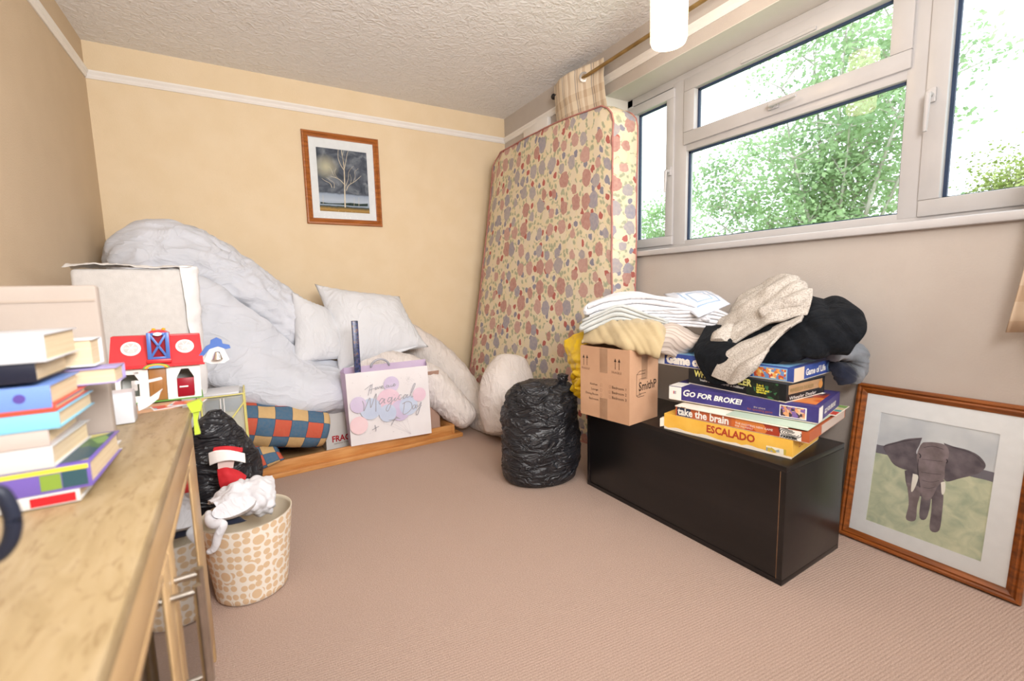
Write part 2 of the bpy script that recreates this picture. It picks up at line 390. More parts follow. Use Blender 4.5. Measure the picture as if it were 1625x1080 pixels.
# picture rails: moulded strip round the walls
def rail(name, a, b_, inward):
    a = Vector(a); b_ = Vector(b_); i = Vector(inward); z0 = 2.197
    prof = [(0, 0), (.006, 0), (.012, .012), (.012, .022), (.02, .034), (.02, .043), (0, .043)]
    v = [];
    for q in (a, b_):
        for d, h in prof: v.append(q+i*(d+.0003)+Vector((0, 0, z0+h)))
    k = len(prof); f = [(j, (j+1) % k, k+(j+1) % k, k+j) for j in range(k)]+[tuple(range(k))[::-1], tuple(range(k, 2*k))]
    o = mesh(name, v, f, m_white); bb = bmesh.new(); bb.from_mesh(o.data); bmesh.ops.recalc_face_normals(bb, faces=bb.faces); bb.to_mesh(o.data); bb.free(); structure(o)
rail('trim_1', (XL, YB, 0), (XR, YB, 0), (0, -1, 0))
rail('trim_2', (XL, YR, 0), (XL, YB-.0205, 0), (1, 0, 0))
rail('trim_3', (XR, YR, 0), (XR, YB-.0205, 0), (-1, 0, 0))

# ------------------------------------------------------------------ window
m_gasket = mat('dark_glazing_gasket', '#2c3a52', '#33435e', 10, .5)
m_chrome = mat('chrome', '#d8d8da', '#e2e2e4', 10, .15, 0, None, .5, metal=1)
m_glass, nt, b = new_mat('window_glass')
nt.nodes.remove(b); tr = nd(nt, 'ShaderNodeBsdfTransparent'); gl = nd(nt, 'ShaderNodeBsdfGlossy', Roughness=.02); fr = nd(nt, 'ShaderNodeFresnel', IOR=1.5); mx = nd(nt, 'ShaderNodeMixShader')
tr.inputs[0].default_value = (.97, .985, .98, 1)
nt.links.new(fr.outputs[0], mx.inputs[0]); nt.links.new(tr.outputs[0], mx.inputs[1]); nt.links.new(gl.outputs[0], mx.inputs[2]); nt.links.new(mx.outputs[0], nt.nodes['Material Output'].inputs[0])

win = structure(thing('window_1', None, None, (XW, (WY0+WY1)/2, WZ0)))
def wbox(name, y0, y1, z0, z1, x0, x1, m=m_upvc, par=win, bev=.004):
    return BM().box(x0, x1, y0, y1, z0, z1, bev).build(name, m, par, True, 40)
FB = WZ0+.002                                                     # frame bottom
# outer frame and two mullions
fo = BM()
fo.box(XW, XW+.06, WY0+.003, WY1-.003, FB, FB+.052, .004).box(XW, XW+.06, WY0+.003, WY1-.003, 2.085, WZ1-.004, .004)
fo.box(XW, XW+.06, WY0+.003, WY0+.05, FB, WZ1-.004, .004).box(XW, XW+.06, WY1-.05, WY1-.003, FB, WZ1-.004, .004)
fo.build('window_frame', m_upvc, win, True, 40)
wbox('mullion', 1.785, 1.885, FB+.03, 2.10, XW-.002, XW+.06); wbox('mullion', .725, .80, FB+.03, 2.10, XW-.002, XW+.06)
wbox('transom', .79, 1.80, 1.708, 1.745, XW-.001, XW+.06)
def sash(y0, y1, z0, z1, wd, x0=XW-.014, name='sash', par=win):
    o = BM()
    o.box(x0, XW+.05, y0, y1, z0, z0+wd, .005).box(x0, XW+.05, y0, y1, z1-wd, z1, .005)
    o.box(x0, XW+.05, y0, y0+wd, z0+wd, z1-wd, .002).box(x0, XW+.05, y1-wd, y1, z0+wd, z1-wd, .002)
    return o.build(name, m_upvc, par, True, 40)
def glaze(y0, y1, z0, z1, par=win):
    g = BM(); t = .011
    g.box(XW+.018, XW+.03, y0, y1, z0, z0+t*.5).box(XW+.018, XW+.03, y0, y1, z1-t, z1).box(XW+.018, XW+.03, y0, y0+t*.6, z0, z1).box(XW+.018, XW+.03, y1-t, y1, z0, z1)
    g.build('gasket', m_gasket, par, True)
    mesh('glass_pane', [(XW+.024, y0, z1), (XW+.024, y1, z1), (XW+.024, y1, z0), (XW+.024, y0, z0)], [(0, 1, 2, 3)], m_glass, par, True)
s1 = sash(1.868, 2.215, FB+.035, 2.075, .052); glaze(1.92, 2.163, FB+.087, 2.023, s1)
s2 = sash(.785, 1.80, 1.742, 2.092, .068); glaze(.853, 1.732, 1.81, 2.024, s2)
glaze(.80, 1.785, FB+.052, 1.708)
s3 = sash(.25, .735, FB+.03, 2.09, .06); glaze(.31, .675, FB+.09, 2.03, s3)
# trickle vent and handles
tv = BM().box(XW-.022, XW-.0135, 1.12, 1.46, 2.03, 2.045, .003).build('trickle_vent', m_upvc, s2, True)
def handle(yc, zc, dy, dz, par):
    h = BM(); a = Vector((XW-.0145, yc, zc))
    h.box(XW-.026, XW-.0145, yc-.012-abs(dy)*.1, yc+.012+abs(dy)*.1, zc-.012-abs(dz)*.1, zc+.012+abs(dz)*.1, .003)
    h.rod(a+Vector((-.01, 0, 0)), a+Vector((-.04, 0, 0)), .008)
    h.rod(a+Vector((-.038, 0, 0)), a+Vector((-.044, dy, dz)), .009, 12, .006)
    h.build('window_handle', m_upvc, par, True, 40)
handle(1.29, 1.776, -.12, 0, s2); handle(.715, 1.62, 0, -.13, s3); handle(1.885, 1.62, 0, -.12, s1)
# sill board
sl = BM().box(XR-.032, XW+.01, WY0-.02, WY1+.02, WZ0-.03, WZ0, .006).build('trim_5', m_upvc, None, False, 40); structure(sl)

# ------------------------------------------------------------------ outside: ground and trees
structure(BM().box(2.5, 40, -30, 40, -.5, -.3).build('lawn', mat('grass_outside', '#6f8f52', '#93ab6c', 3, .95)))
m_leaf, nt, b = new_mat('green_leaf', .6, .2)
oi = nd(nt, 'ShaderNodeTexCoord'); n1 = nd(nt, 'ShaderNodeTexNoise', Scale=1.3, Detail=2.0); nt.links.new(oi.outputs['Object'], n1.inputs['Vector'])
cc = ramp(nt, n1.outputs['Fac'], [(.35, '#94b085'), (.62, '#bcd4a4')]); nt.links.new(cc, b.inputs['Base Color'])  # leaf greens lightened so the pale window glare is in the colour
tl = nd(nt, 'ShaderNodeBsdfTranslucent'); nt.links.new(cc, tl.inputs[0]); mx = nd(nt, 'ShaderNodeMixShader'); mx.inputs[0].default_value = .5
nt.links.new(b.outputs[0], mx.inputs[1]); nt.links.new(tl.outputs[0], mx.inputs[2]); nt.links.new(mx.outputs[0], nt.nodes['Material Output'].inputs[0])
m_bark = mat('pale_grey_bark', '#a39a90', '#cfc8bf', 6, .9, .5, 30, stretch=(1, 1, .3))
def make_tree(root, stems, leaf, nleaf, seed, m_l=m_leaf, spread=.34, trunk_r=.06):
    """stems: list of (end point, radius); twigs branch from every stem, leaves round the twigs"""
    rng = np.random.default_rng(seed); base_ = wm(root).translation; tw = []
    for k, (e, r) in enumerate(stems):
        e = Vector(e); st = BM(); q = base_+Vector((rng.uniform(-.12, .12), rng.uniform(-.12, .12), 0))
        mid = q.lerp(e, .45); mid.z += .35; pts = spline([q, mid, e], 9); pr_ = r
        for i in range(8):
            st.rod(pts[i], pts[i+1], r*(1-i/9), 7, r*(1-(i+1)/9))
        for i in range(3, 9):
            for j in range(4):
                d = Vector((rng.normal(), rng.normal(), rng.normal()*.6+.55)).normalized()*rng.uniform(.35, .95)
                a = Vector(pts[i]); c = a+d; st.rod(a, c, .014, 5, .005); tw.append((a, c))
        st.build('stem', m_bark, root, True, 60)
    A = np.array([t[0] for t in tw]); B = np.array([t[1] for t in tw]); idx = rng.integers(0, len(tw), nleaf)
    c = A[idx]+(B-A)[idx]*rng.uniform(.35, 1.1, (nleaf, 1))+rng.normal(0, spread*.42, (nleaf, 3))
    u = rng.normal(size=(nleaf, 3)); u[:, 2] *= .5; u /= np.linalg.norm(u, axis=1, keepdims=True)
    w_ = np.cross(u, rng.normal(size=(nleaf, 3))); w_ /= np.linalg.norm(w_, axis=1, keepdims=True); s = leaf*rng.uniform(.6, 1.3, (nleaf, 1))
    v = np.stack([c-u*s*.5, c+w_*s*.36, c+u*s*.62, c-w_*s*.36], 1).reshape(-1, 3)
    f = [(4*i, 4*i+1, 4*i+2, 4*i+3) for i in range(nleaf)]
    o = mesh('foliage', v, f, m_l, root, True); o['kind'] = 'stuff'; return o
t1 = thing('garden_tree', 'tall green leafy multi-stemmed tree filling the middle window pane', 'tree', (9.2, 4.3, -.3))
ends = [P(1110, 330, x=9.3), P(1160, 265, x=8.7), P(1215, 235, x=9.5), P(1240, 140, x=8.8), P(1290, 60, x=9.2), P(1345, 20, x=8.8), P(1375, 90, x=9.6), P(1420, 40, x=9), P(1470, 60, x=8.7), P(1510, 120, x=9.4), P(1260, 250, x=8.4), P(1350, 200, x=8.6), P(1150, 330, x=8.8), P(1420, 200, x=9.6)]
make_tree(t1, [(e, .055) for e in ends], .078, 24000, 3)
t2 = thing('garden_tree', 'small pale distant tree low in the left window pane', 'tree', (14, 11.6, -.3))
make_tree(t2, [(P(1010, 360, x=14), .06), (P(1040, 345, x=14), .06), (P(1062, 335, x=14.3), .06), (P(1080, 330, x=14), .05)], .12, 4200, 5)
m_leaf2 = mat('yellow_green_conifer', '#8fa05c', '#bcc67f', 2.2, .8, 0)
t3 = thing('garden_tree', 'rounded yellow-green conifer top low in the right window pane', 'tree', (12, 2.6, -.3))
make_tree(t3, [(P(1585, 325, x=12), .07), (P(1605, 310, x=12.2), .07), (P(1630, 300, x=12), .07), (P(1650, 300, x=12), .07), (P(1690, 290, x=12.2), .07)], .06, 16000, 8, m_leaf2, .4)

# ------------------------------------------------------------------ pendant lamp
pc = P(1061, 69, y=1.28); LR = .0665
lamp = thing('pendant_lamp', 'lit white cylinder pendant shade hanging from the ceiling by the window', 'lamp', (pc.x, pc.y, pc.z))
m_shade, nt, b = new_mat('lit_white_shade', .5); b.inputs['Base Color'].default_value = lin('#fdf6ea'); b.inputs['Emission Color'].default_value = (1, .72, .42, 1); b.inputs['Emission Strength'].default_value = 9.5
BM().lathe([(LR*.93, 0), (LR, .012), (LR*1.04, .30), (LR*.98, .305)], 40, None, True).build('lamp_shade', m_shade, lamp, False, 40)
BM().rod((0, 0, .303), (0, 0, ZC-pc.z-.03), .004).build('cord', m_white, lamp)
BM().lathe([(.05, ZC-pc.z-.001), (.05, ZC-pc.z-.012), (.02, ZC-pc.z-.035), (.004, ZC-pc.z-.04)], 28).build('ceiling_rose', m_white, lamp, False, 40)

# ------------------------------------------------------------------ curtain pole and curtains
m_brass = mat('antique_brass_pole', '#8f7346', '#a78a58', 12, .35, 0, None, .5, metal=.6)
m_black = mat('black_metal', '#191617', '#221e1f', 20, .4)
PX, PZ = 1.915, 2.262
pole = thing('curtain_pole', 'antique brass curtain pole above the window with black ball finial', 'curtain pole', (PX, 1.2, PZ))
BM().rod((PX, 2.63, PZ), (PX, -.3, PZ), .0105, 16).build('pole', m_brass, pole, True, 40)
fn = BM().lathe([(.006, 0), (.011, .004), (.007, .014), (.016, .022), (.02, .035), (.016, .048), (.002, .055)], 20, Matrix.Translation((PX, 2.63, PZ)) @ Matrix.Rotation(-math.pi/2, 4, 'X')); fn.build('finial', m_black, pole, True, 40)
for y in (2.60, .05):
    BM().rod((PX, y, PZ), (XR-.001, y, PZ+.01), .006).lathe([(.022, 0), (.022, .006)], 18, Matrix.Translation((XR-.007, y, PZ+.01)) @ Matrix.Rotation(math.pi/2, 4, 'Y')).build('bracket', m_black, pole, True, 40)
m_check, nt, b = new_mat('beige_check_curtain', .9, .1)
uvn = nd(nt, 'ShaderNodeUVMap'); sx = nd(nt, 'ShaderNodeSeparateXYZ'); nt.links.new(uvn.outputs[0], sx.inputs[0])
def stripes(src, period, stops):
    fr_ = math_(nt, 'FRACT', math_(nt, 'MULTIPLY', src, 1/period)); return ramp(nt, fr_, stops, 'CONSTANT')
cA = stripes(sx.outputs[0], .23, [(0, '#d8c7ae'), (.12, '#8e8583'), (.2, '#d3bfa5'), (.26, '#6f625d'), (.31, '#cdb9a0'), (.5, '#dccdb8'), (.62, '#b89f86'), (.8, '#d8c7ae')])
cB = stripes(sx.outputs[1], .31, [(0, '#e2d3be'), (.45, '#c2ab90'), (.6, '#ddcdb6'), (.78, '#b9a28b')])
nt.links.new(mixc(nt, .35, cA, cB), b.inputs['Base Color'])
def curtain(name, label, y0, y1, ztop, zbot, waves, amp, flare=0, eyes=(), xoff=0, group=None, swing=0):
    t = thing(name, label, 'curtain', (PX, (y0+y1)/2, zbot)); nu, nv = 90, 30; v = []; uv = []
    for i in range(nu):
        s = i/(nu-1)
        for j in range(nv):
            q = j/(nv-1); y = y0+(y1-y0)*(s+(s-.5)*flare*q**3)+swing*q*q
            x = PX+amp*math.sin(s*waves*2*math.pi)*(1-.25*q)+xoff*q+.006*nz((s*3, q*2, 0), 2)
            v.append((x, y, ztop+(zbot-ztop)*q)); uv.append((s*abs(y1-y0)*2.0, q*(ztop-zbot)))
    f = [(i*nv+j, (i+1)*nv+j, (i+1)*nv+j+1, i*nv+j+1) for i in range(nu-1) for j in range(nv-1)]
    o = mesh('curtain_fabric', v, f, m_check, t, True, True, uv)
    sm = o.modifiers.new('s', 'SOLIDIFY'); sm.thickness = .003
    for y in eyes:
        bb = BM(); R1 = Matrix.Translation((PX-.006, y-.005, PZ-.004)) @ Vector((-.62, -.78, -.05)).to_track_quat('Z', 'Y').to_matrix().to_4x4()
        bb.lathe([(.018, -.005), (.030, -.004), (.030, .005), (.018, .007), (.018, -.005)], 28, R1, False).build('eyelet', m_chrome, t, True, 40)
    return t
curtain('curtain', 'beige checked eyelet curtain gathered on the pole above the mattress', 2.655, 2.20, 2.325, 2.0, .725, -.034, 0, (2.34,), .0, swing=-.05)
curtain('curtain', 'beige checked curtain end hanging at the right edge of the photo below the sill', .02, .34, 2.325, .81, 3.5, .045, .43, (.27, .12), -.03, swing=.0)

# boxed white panel on the wall
wb = BM().box(XR-.035, XR-.0005, 2.83, 3.16, 1.9, 2.196, .003).build('wall_box', m_white, None, False, 40); recenter(wb)
tag(wb, 'plain white boxed panel on the wall under the picture rail above the mattress', 'box')

# ------------------------------------------------------------------ mattress leaning in the corner
m_flor, nt, b = new_mat('floral_mattress_ticking', .8, .15)
uvn = nd(nt, 'ShaderNodeUVMap'); mp = nd(nt, 'ShaderNodeMapping'); mp.inputs['Scale'].default_value = (1, .82, 1); nt.links.new(uvn.outputs[0], mp.inputs[0])
dn = nd(nt, 'ShaderNodeTexNoise', Scale=34.0, Detail=2.0); nt.links.new(mp.outputs[0], dn.inputs['Vector'])
vm = nd(nt, 'ShaderNodeVectorMath', operation='MULTIPLY_ADD'); nt.links.new(dn.outputs['Color'], vm.inputs[0]); vm.inputs[1].default_value = (.03, .03, 0); nt.links.new(mp.outputs[0], vm.inputs[2])
def vor(scale, rnd=.75, vec=None):
    v_ = nd(nt, 'ShaderNodeTexVoronoi', Scale=scale, Randomness=rnd); v_.voronoi_dimensions = '2D'; nt.links.new(vec or vm.outputs[0], v_.inputs['Vector']); return v_
v1 = vor(9.5, .62); v2 = vor(15, .9); v3 = vor(34, 1)
sc_ = nd(nt, 'ShaderNodeSeparateColor'); nt.links.new(v1.outputs['Color'], sc_.inputs[0])
size = math_(nt, 'ADD', math_(nt, 'MULTIPLY', sc_.outputs[1], .2), .22)
flower = math_(nt, 'LESS_THAN', v1.outputs['Distance'], size)
petal = nd(nt, 'ShaderNodeTexNoise', Scale=60.0, Detail=3.0); nt.links.new(mp.outputs[0], petal.inputs['Vector'])
fcol = ramp(nt, sc_.outputs[0], [(0, '#a8706c'), (.3, '#b58883'), (.52, '#96939c'), (.8, '#85879a')], 'CONSTANT')
fcol = mixc(nt, math_(nt, 'MULTIPLY', petal.outputs['Fac'], .55), fcol, '#d8c3ae')
lc = ramp(nt, v3.outputs['Distance'], [(.0, '#84907a'), (.3, '#a5a88c'), (.42, '#dccdaa')], 'LINEAR')
sparse = math_(nt, 'GREATER_THAN', v2.outputs['Distance'], .42)
bgc = mixc(nt, math_(nt, 'MULTIPLY', sparse, .8), '#dccdb3', lc)
sc2 = nd(nt, 'ShaderNodeSeparateColor'); nt.links.new(v2.outputs['Color'], sc2.inputs[0])
bud = math_(nt, 'MULTIPLY', math_(nt, 'LESS_THAN', v2.outputs['Distance'], .24), math_(nt, 'GREATER_THAN', sc2.outputs[0], .45))
bcol = ramp(nt, sc2.outputs[1], [(0, '#b0675f'), (.5, '#8d8a96')], 'CONSTANT')
c = mixc(nt, bud, bgc, bcol); c = mixc(nt, flower, c, fcol); nt.links.new(c, b.inputs['Base Color'])
bn = nd(nt, 'ShaderNodeTexNoise', Scale=14.0, Detail=4.0); nt.links.new(mp.outputs[0], bn.inputs['Vector'])
bp = nd(nt, 'ShaderNodeBump', Strength=.35, Distance=.01); nt.links.new(bn.outputs['Fac'], bp.inputs['Height']); nt.links.new(bp.outputs[0], b.inputs['Normal'])
mt = thing('mattress', 'double mattress in floral ticking stood on end against the wall in the corner', 'mattress', (1.8, 2.65, 0))
MW, MH, MT = 1.40, 1.955, .175
mb = bmesh.new(); NS, NH = 30, 40
def mpos(s, q, d):
    """s 0..1 along the wall (near to far), q 0..1 up, d 0..1 front to back"""
    y = 1.945+s*MW; xf = 1.795-(.30*s**1.3)*(1-q)**1.15-.02*(1-q)
    x = xf+MT*d*(1-.1*(1-q)) if d < .5 else max(xf+MT*d, 0)
    z = q*(MH+.03*math.sin(min(1, s*1.1)*math.pi)+.07*s-.11*max(0, s-.9)*10*(s > .9)*.6-.05*max(0, .06-s)/.06)
    return Vector((x, y, z))
vt = {}
layer = []; vv = []; uvs = []; ff = []
prof = [(0, 0), (.012, -.02), (.5, -.028), (.988, -.02), (1, 0)]     # side bulge
def add(p, uv): vv.append(p); uvs.append(uv); return len(vv)-1
def rounded(s, q):
    """pull the corners in"""
    r = .045; sx_, qz = s*MW, q*MH; cx = min(max(sx_, r), MW-r); cz = min(max(qz, r), MH-r); dx, dz = sx_-cx, qz-cz; L = math.hypot(dx, dz)
    if L > r: dx *= r/L; dz *= r/L
    return (cx+dx)/MW, (cz+dz)/MH
for d, sg in ((0, -1), (1, 1)):
    g = []
    for i in range(NS+1):
        col_ = []
        for j in range(NH+1):
            s, q = rounded(i/NS, j/NH); p = mpos(s, q, d); bul = .022*(math.sin(math.pi*min(1, max(0, s)))**.4*math.sin(math.pi*q)**.4)
            bul += .006*nz((s*4, q*5, d), 1.6, 2)+.004*nz((s*4, q*5, d), 4, 5)
            p.x += sg*bul; col_.append(add(p, (s*MW, q*MH)))
        g.append(col_)
    for i in range(NS):
        for j in range(NH):
            a = (g[i][j], g[i+1][j], g[i+1][j+1], g[i][j+1]); ff.append(a if sg < 0 else a[::-1])
    layer.append(g)
def border(): return [(i, 0) for i in range(NS)]+[(NS, j) for j in range(NH)]+[(i, NH) for i in range(NS, 0, -1)]+[(0, j) for j in range(NH, 0, -1)]
bo = border(); dd = [0, .2, .5, .8, 1]; rings = []; run = 0
for k, d in enumerate(dd):
    rg = []; run = 0; prev = None
    for (i, j) in bo:
        a = vv[layer[0][i][j]]; c_ = vv[layer[1][i][j]]; p = a.lerp(c_, d); out = .014*math.sin(math.pi*d); ci = Vector((0, (i/NS-.5), (j/NH-.5)))
        if i in (0, NS): p = p+Vector((0, -out if i == 0 else out, 0))
        if j == NH: p = p+Vector((0, 0, out))
        if prev is not None: run += (a-prev).length
        prev = a; rg.append(add(p, (run+.3, d*MT+3)))
    rings.append(rg)
nb = len(bo)
for k in range(len(dd)-1):
    for t in range(nb): ff.append((rings[k][t], rings[k+1][t], rings[k+1][(t+1) % nb], rings[k][(t+1) % nb]))
mesh('mattress_cover', vv, ff, m_flor, mt, True, True, uvs)
m_pipe = mat('pink_piping', '#a8706a', '#b98277', 30, .7)
for d, off in ((0, -.004), (1, .004)):
    loop = [vv[layer[d][i][j]]+Vector((off*1.0, 0, .002)) for (i, j) in bo]; v = []; f = []; r = .005
    for a in range(nb):
        tdir = (loop[(a+1) % nb]-loop[a-1]).normalized(); n1_ = tdir.cross(Vector((1, 0, 0))).normalized(); n2_ = tdir.cross(n1_)
        for k in range(6): v.append(loop[a]+n1_*r*math.cos(k*math.pi/3)+n2_*r*math.sin(k*math.pi/3))
    f = [(a*6+k, a*6+(k+1) % 6, ((a+1) % nb)*6+(k+1) % 6, ((a+1) % nb)*6+k) for a in range(nb) for k in range(6)]
    mesh('piping', v, f, m_pipe, mt, True, True)

# ------------------------------------------------------------------ pictures
m_pine = mat('orange_pine_frame', '#8a4c1d', '#b0682c', 5, .35, .1, 60, .5, stretch=(1, 14, 14))
m_pine2 = mat('antique_pine_frame', '#6b3814', '#98541f', 5, .3, .1, 60, .5, stretch=(1, 14, 14))
m_mount = mat('white_mount_board', '#dfe0e3', '#e3e4e7', 30, .9)
m_pglass = m_glass.copy(); m_pglass.name = 'low_reflection_glass'; MATS['pg'] = m_pglass
for n_ in m_pglass.node_tree.nodes:
    if n_.type == 'FRESNEL': n_.inputs[0].default_value = 1.06
def picture(name, label, M, Wd, Ht, fw, mw, m_f, m_art, prof):
    """local X right, Z up, -Y to the room"""
    t = thing(name, label, 'picture', M=M); k = len(prof); v = []; f = []
    cs = [(0, 0, 1, 1), (Wd, 0, -1, 1), (Wd, Ht, -1, -1), (0, Ht, 1, -1)]
    for (x, z, dx, dz) in cs:
        for d, h in prof: v.append((x+dx*d*fw, -h, z+dz*d*fw))
    for a in range(4):
        c_ = (a+1) % 4
        for j in range(k): f.append((a*k+j, c_*k+j, c_*k+(j+1) % k, a*k+(j+1) % k))
    me_ = mesh('frame', v, f, m_f, t); bb = bmesh.new(); bb.from_mesh(me_.data); bmesh.ops.recalc_face_normals(bb, faces=bb.faces); bb.to_mesh(me_.data); bb.free()
    i0 = fw*.9; a0 = mw; o = BM()
    o.box(i0, Wd-i0, -.0075, -.005, i0, a0[2]); o.box(i0, Wd-i0, -.0075, -.005, Ht-a0[3], Ht-i0); o.box(i0, a0[0], -.0075, -.005, a0[2], Ht-a0[3]); o.box(Wd-a0[1], Wd-i0, -.0075, -.005, a0[2], Ht-a0[3])
    o.build('mount', m_mount, t)
    art = panel(t, 'painting', (a0[0]-.003, -.0045, a0[2]-.003), (1, 0, 0), (0, 0, 1), Wd-a0[0]-a0[1]+.006, Ht-a0[2]-a0[3]+.006, m_art)
    BM().box(.004, Wd-.004, -.004, -.001, .004, Ht-.004).build('backing_board', mat('brown_backing', '#8d7558', '#99815f', 12, .9), t)
    mesh('glass_pane', [(i0, -.0095, i0), (Wd-i0, -.0095, i0), (Wd-i0, -.0095, Ht-i0), (i0, -.0095, Ht-i0)], [(0, 1, 2, 3)], m_pglass, t)
    return t, art
def painter(t, par, off, scale, org, n_):
    Mi = wm(t).inverted()
    def conv(x, y): q = Mi @ Ppl(off[0]+x/scale, off[1]+y/scale, org, n_); return q.x, q.z
    return conv
PROF = [(0, 0), (0, .012), (.12, .02), (.3, .021), (.45, .016), (.6, .019), (.85, .012), (1, .010), (1, 0)]
# --- tree painting on the back wall
m_art1, nt, b = new_mat('night_tree_painting', .6, .2)
uvn = nd(nt, 'ShaderNodeUVMap'); sx = nd(nt, 'ShaderNodeSeparateXYZ'); nt.links.new(uvn.outputs[0], sx.inputs[0])
n1 = nd(nt, 'ShaderNodeTexNoise', Scale=14.0, Detail=5.0, Distortion=1.0); nt.links.new(uvn.outputs[0], n1.inputs['Vector'])
hh = math_(nt, 'ADD', math_(nt, 'MULTIPLY', sx.outputs[1], 1/.375), math_(nt, 'MULTIPLY', math_(nt, 'SUBTRACT', n1.outputs['Fac'], .5), .05))
sky = ramp(nt, n1.outputs['Fac'], [(.3, '#3a3f4b'), (.5, '#565b67'), (.72, '#868a92')])
moon = nd(nt, 'ShaderNodeVectorMath', operation='DISTANCE'); nt.links.new(uvn.outputs[0], moon.inputs[0]); moon.inputs[1].default_value = (.062, .31, 0)
glow = math_(nt, 'MULTIPLY', math_(nt, 'SUBTRACT', 1, math_(nt, 'MINIMUM', 1, math_(nt, 'MULTIPLY', moon.outputs['Value'], 11))), 1.1)
sky = mixc(nt, glow, sky, '#b9b39c')
low_ = ramp(nt, hh, [(0, '#8a6a3a'), (.05, '#b08a4a'), (.105, '#2e3a35'), (.13, '#9aa6b8'), (.22, '#b3bccb'), (.33, '#98a3b6'), (.36, '#4c5360')])
c = mixc(nt, math_(nt, 'LESS_THAN', hh, .36), sky, low_); nt.links.new(c, b.inputs['Base Color'])
tl_, tr_, bl_ = P(477, 203, y=YB-.02), P(600, 220, y=YB-.02), P(487, 354, y=YB-.02)
WD, HT = tr_.x-tl_.x, tl_.z-bl_.z-.002
T1, art = picture('framed_painting', 'pine-framed painting of a bare white tree hung on the back wall', Matrix.Translation((tl_.x, YB-.0005, bl_.z)), WD, HT, .042, (.089, .089, .092, .105), m_pine, m_art1, PROF)
cv = painter(T1, art, (460, 180), 5.4, Vector((0, YB-.005, 0)), Vector((0, -1, 0)))
m_w1 = mat('white_paint_stroke', '#cfc0a8', '#ded2bd', 40, .7); m_hedge = mat('dark_hedge_paint', '#27332f', '#36443d', 60, .8)
def L(pts, w0, w1): p_ = [cv(*q) for q in pts]; p_ = spline(p_, 12); return p_, np.linspace(w0, w1, 12)
ln = [L([(474, 805), (470, 680), (468, 560), (462, 440), (446, 350), (440, 300)], .0095, .003), L([(468, 610), (430, 570), (390, 550), (350, 538)], .0045, .002), L([(400, 552), (370, 520), (350, 470), (330, 455)], .002, .001), L([(484, 660), (505, 615), (560, 580), (610, 535)], .0045, .002), L([(540, 592), (560, 540), (555, 500), (590, 470)], .002, .001),
      L([(465, 490), (430, 430), (412, 370), (415, 300)], .0045, .002), L([(466, 480), (478, 420), (492, 340), (510, 310)], .004, .0015), L([(478, 620), (500, 560), (505, 500), (545, 450)], .003, .001), L([(360, 635), (345, 600), (300, 575), (272, 555)], .004, .0015), L([(378, 640), (378, 595), (345, 570), (310, 545)], .003, .001), L([(462, 420), (450, 370), (462, 310)], .003, .001), L([(520, 600), (525, 560), (515, 520)], .002, .001), L([(420, 565), (385, 515), (395, 470)], .002, .001), L([(550, 790), (552, 720)], .002, .001), L([(592, 792), (590, 720)], .0025, .001), L([(286, 770), (284, 700)], .0025, .001)]
strokes(T1, 'painted_tree', ln, (0, -.0052, 0), (1, 0, 0), (0, 0, 1), m_w1)
hd = [cv(*q) for q in [(262, 757), (330, 768), (430, 770), (520, 766), (600, 775), (668, 772), (668, 796), (540, 793), (430, 780), (262, 772)]]
mesh('painted_hedge', [(x, -.0053, z) for x, z in hd], [tuple(range(len(hd)))], m_hedge, T1)

# --- elephant painting leaning by the wardrobe wall
fb, fh = .0918, .588; zt = math.sqrt(fh*fh-fb*fb)
Zx = Vector((fb, 0, zt)).normalized(); Xx = Vector((0, -1, 0)); Yx = Zx.cross(Xx)
o_ = Vector((XR-.003-fb, .8102, .0))-Yx*.0
Mx = Matrix(((Xx.x, Yx.x, Zx.x, o_.x), (Xx.y, Yx.y, Zx.y, o_.y), (Xx.z, Yx.z, Zx.z, o_.z+.001), (0, 0, 0, 1)))
m_art2, nt, b = new_mat('savanna_watercolour', .8, .1)
uvn = nd(nt, 'ShaderNodeUVMap'); sx = nd(nt, 'ShaderNodeSeparateXYZ'); nt.links.new(uvn.outputs[0], sx.inputs[0])
n1 = nd(nt, 'ShaderNodeTexNoise', Scale=22.0, Detail=5.0, Distortion=.8); nt.links.new(uvn.outputs[0], n1.inputs['Vector'])
n2 = nd(nt, 'ShaderNodeTexNoise', Scale=7.0, Detail=3.0); nt.links.new(uvn.outputs[0], n2.inputs['Vector'])
gr = ramp(nt, n1.outputs['Fac'], [(.3, '#a3b09c'), (.5, '#bfc7ae'), (.7, '#d6d8bf')]); gr = mixc(nt, math_(nt, 'MULTIPLY', n2.outputs['Fac'], .4), gr, '#c2bf9f')
hh = math_(nt, 'ADD', sx.outputs[1], math_(nt, 'MULTIPLY', math_(nt, 'SUBTRACT', n2.outputs['Fac'], .5), .03))
sk = ramp(nt, n2.outputs['Fac'], [(.35, '#b9bec6'), (.65, '#d6d8db')])
c = mixc(nt, math_(nt, 'GREATER_THAN', hh, .258), gr, '#77737c'); c = mixc(nt, math_(nt, 'GREATER_THAN', hh, .287), c, sk)
nt.links.new(c, b.inputs['Base Color'])
T2, art = picture('framed_painting', 'pine-framed elephant watercolour standing on the carpet against the window wall', Mx, .4848, fh-.001, .035, (.083, .095, .085, .098), m_pine2, m_art2, PROF)
cv = painter(T2, art, (1320, 580), 2.7, o_+Yx*-.005, Yx)
m_e1 = mat('elephant_grey_paint', '#645a5f', '#857a7e', 26, .8, detail=6); m_e2 = mat('elephant_dark_grey_paint', '#585158', '#7a7076', 22, .8, detail=6); m_e3 = mat('elephant_brown_grey_paint', '#776a6c', '#8e8185', 30, .8, detail=6)
m_tusk = mat('tusk_white_paint', '#e4dfd6', '#eeeae2', 20, .8)
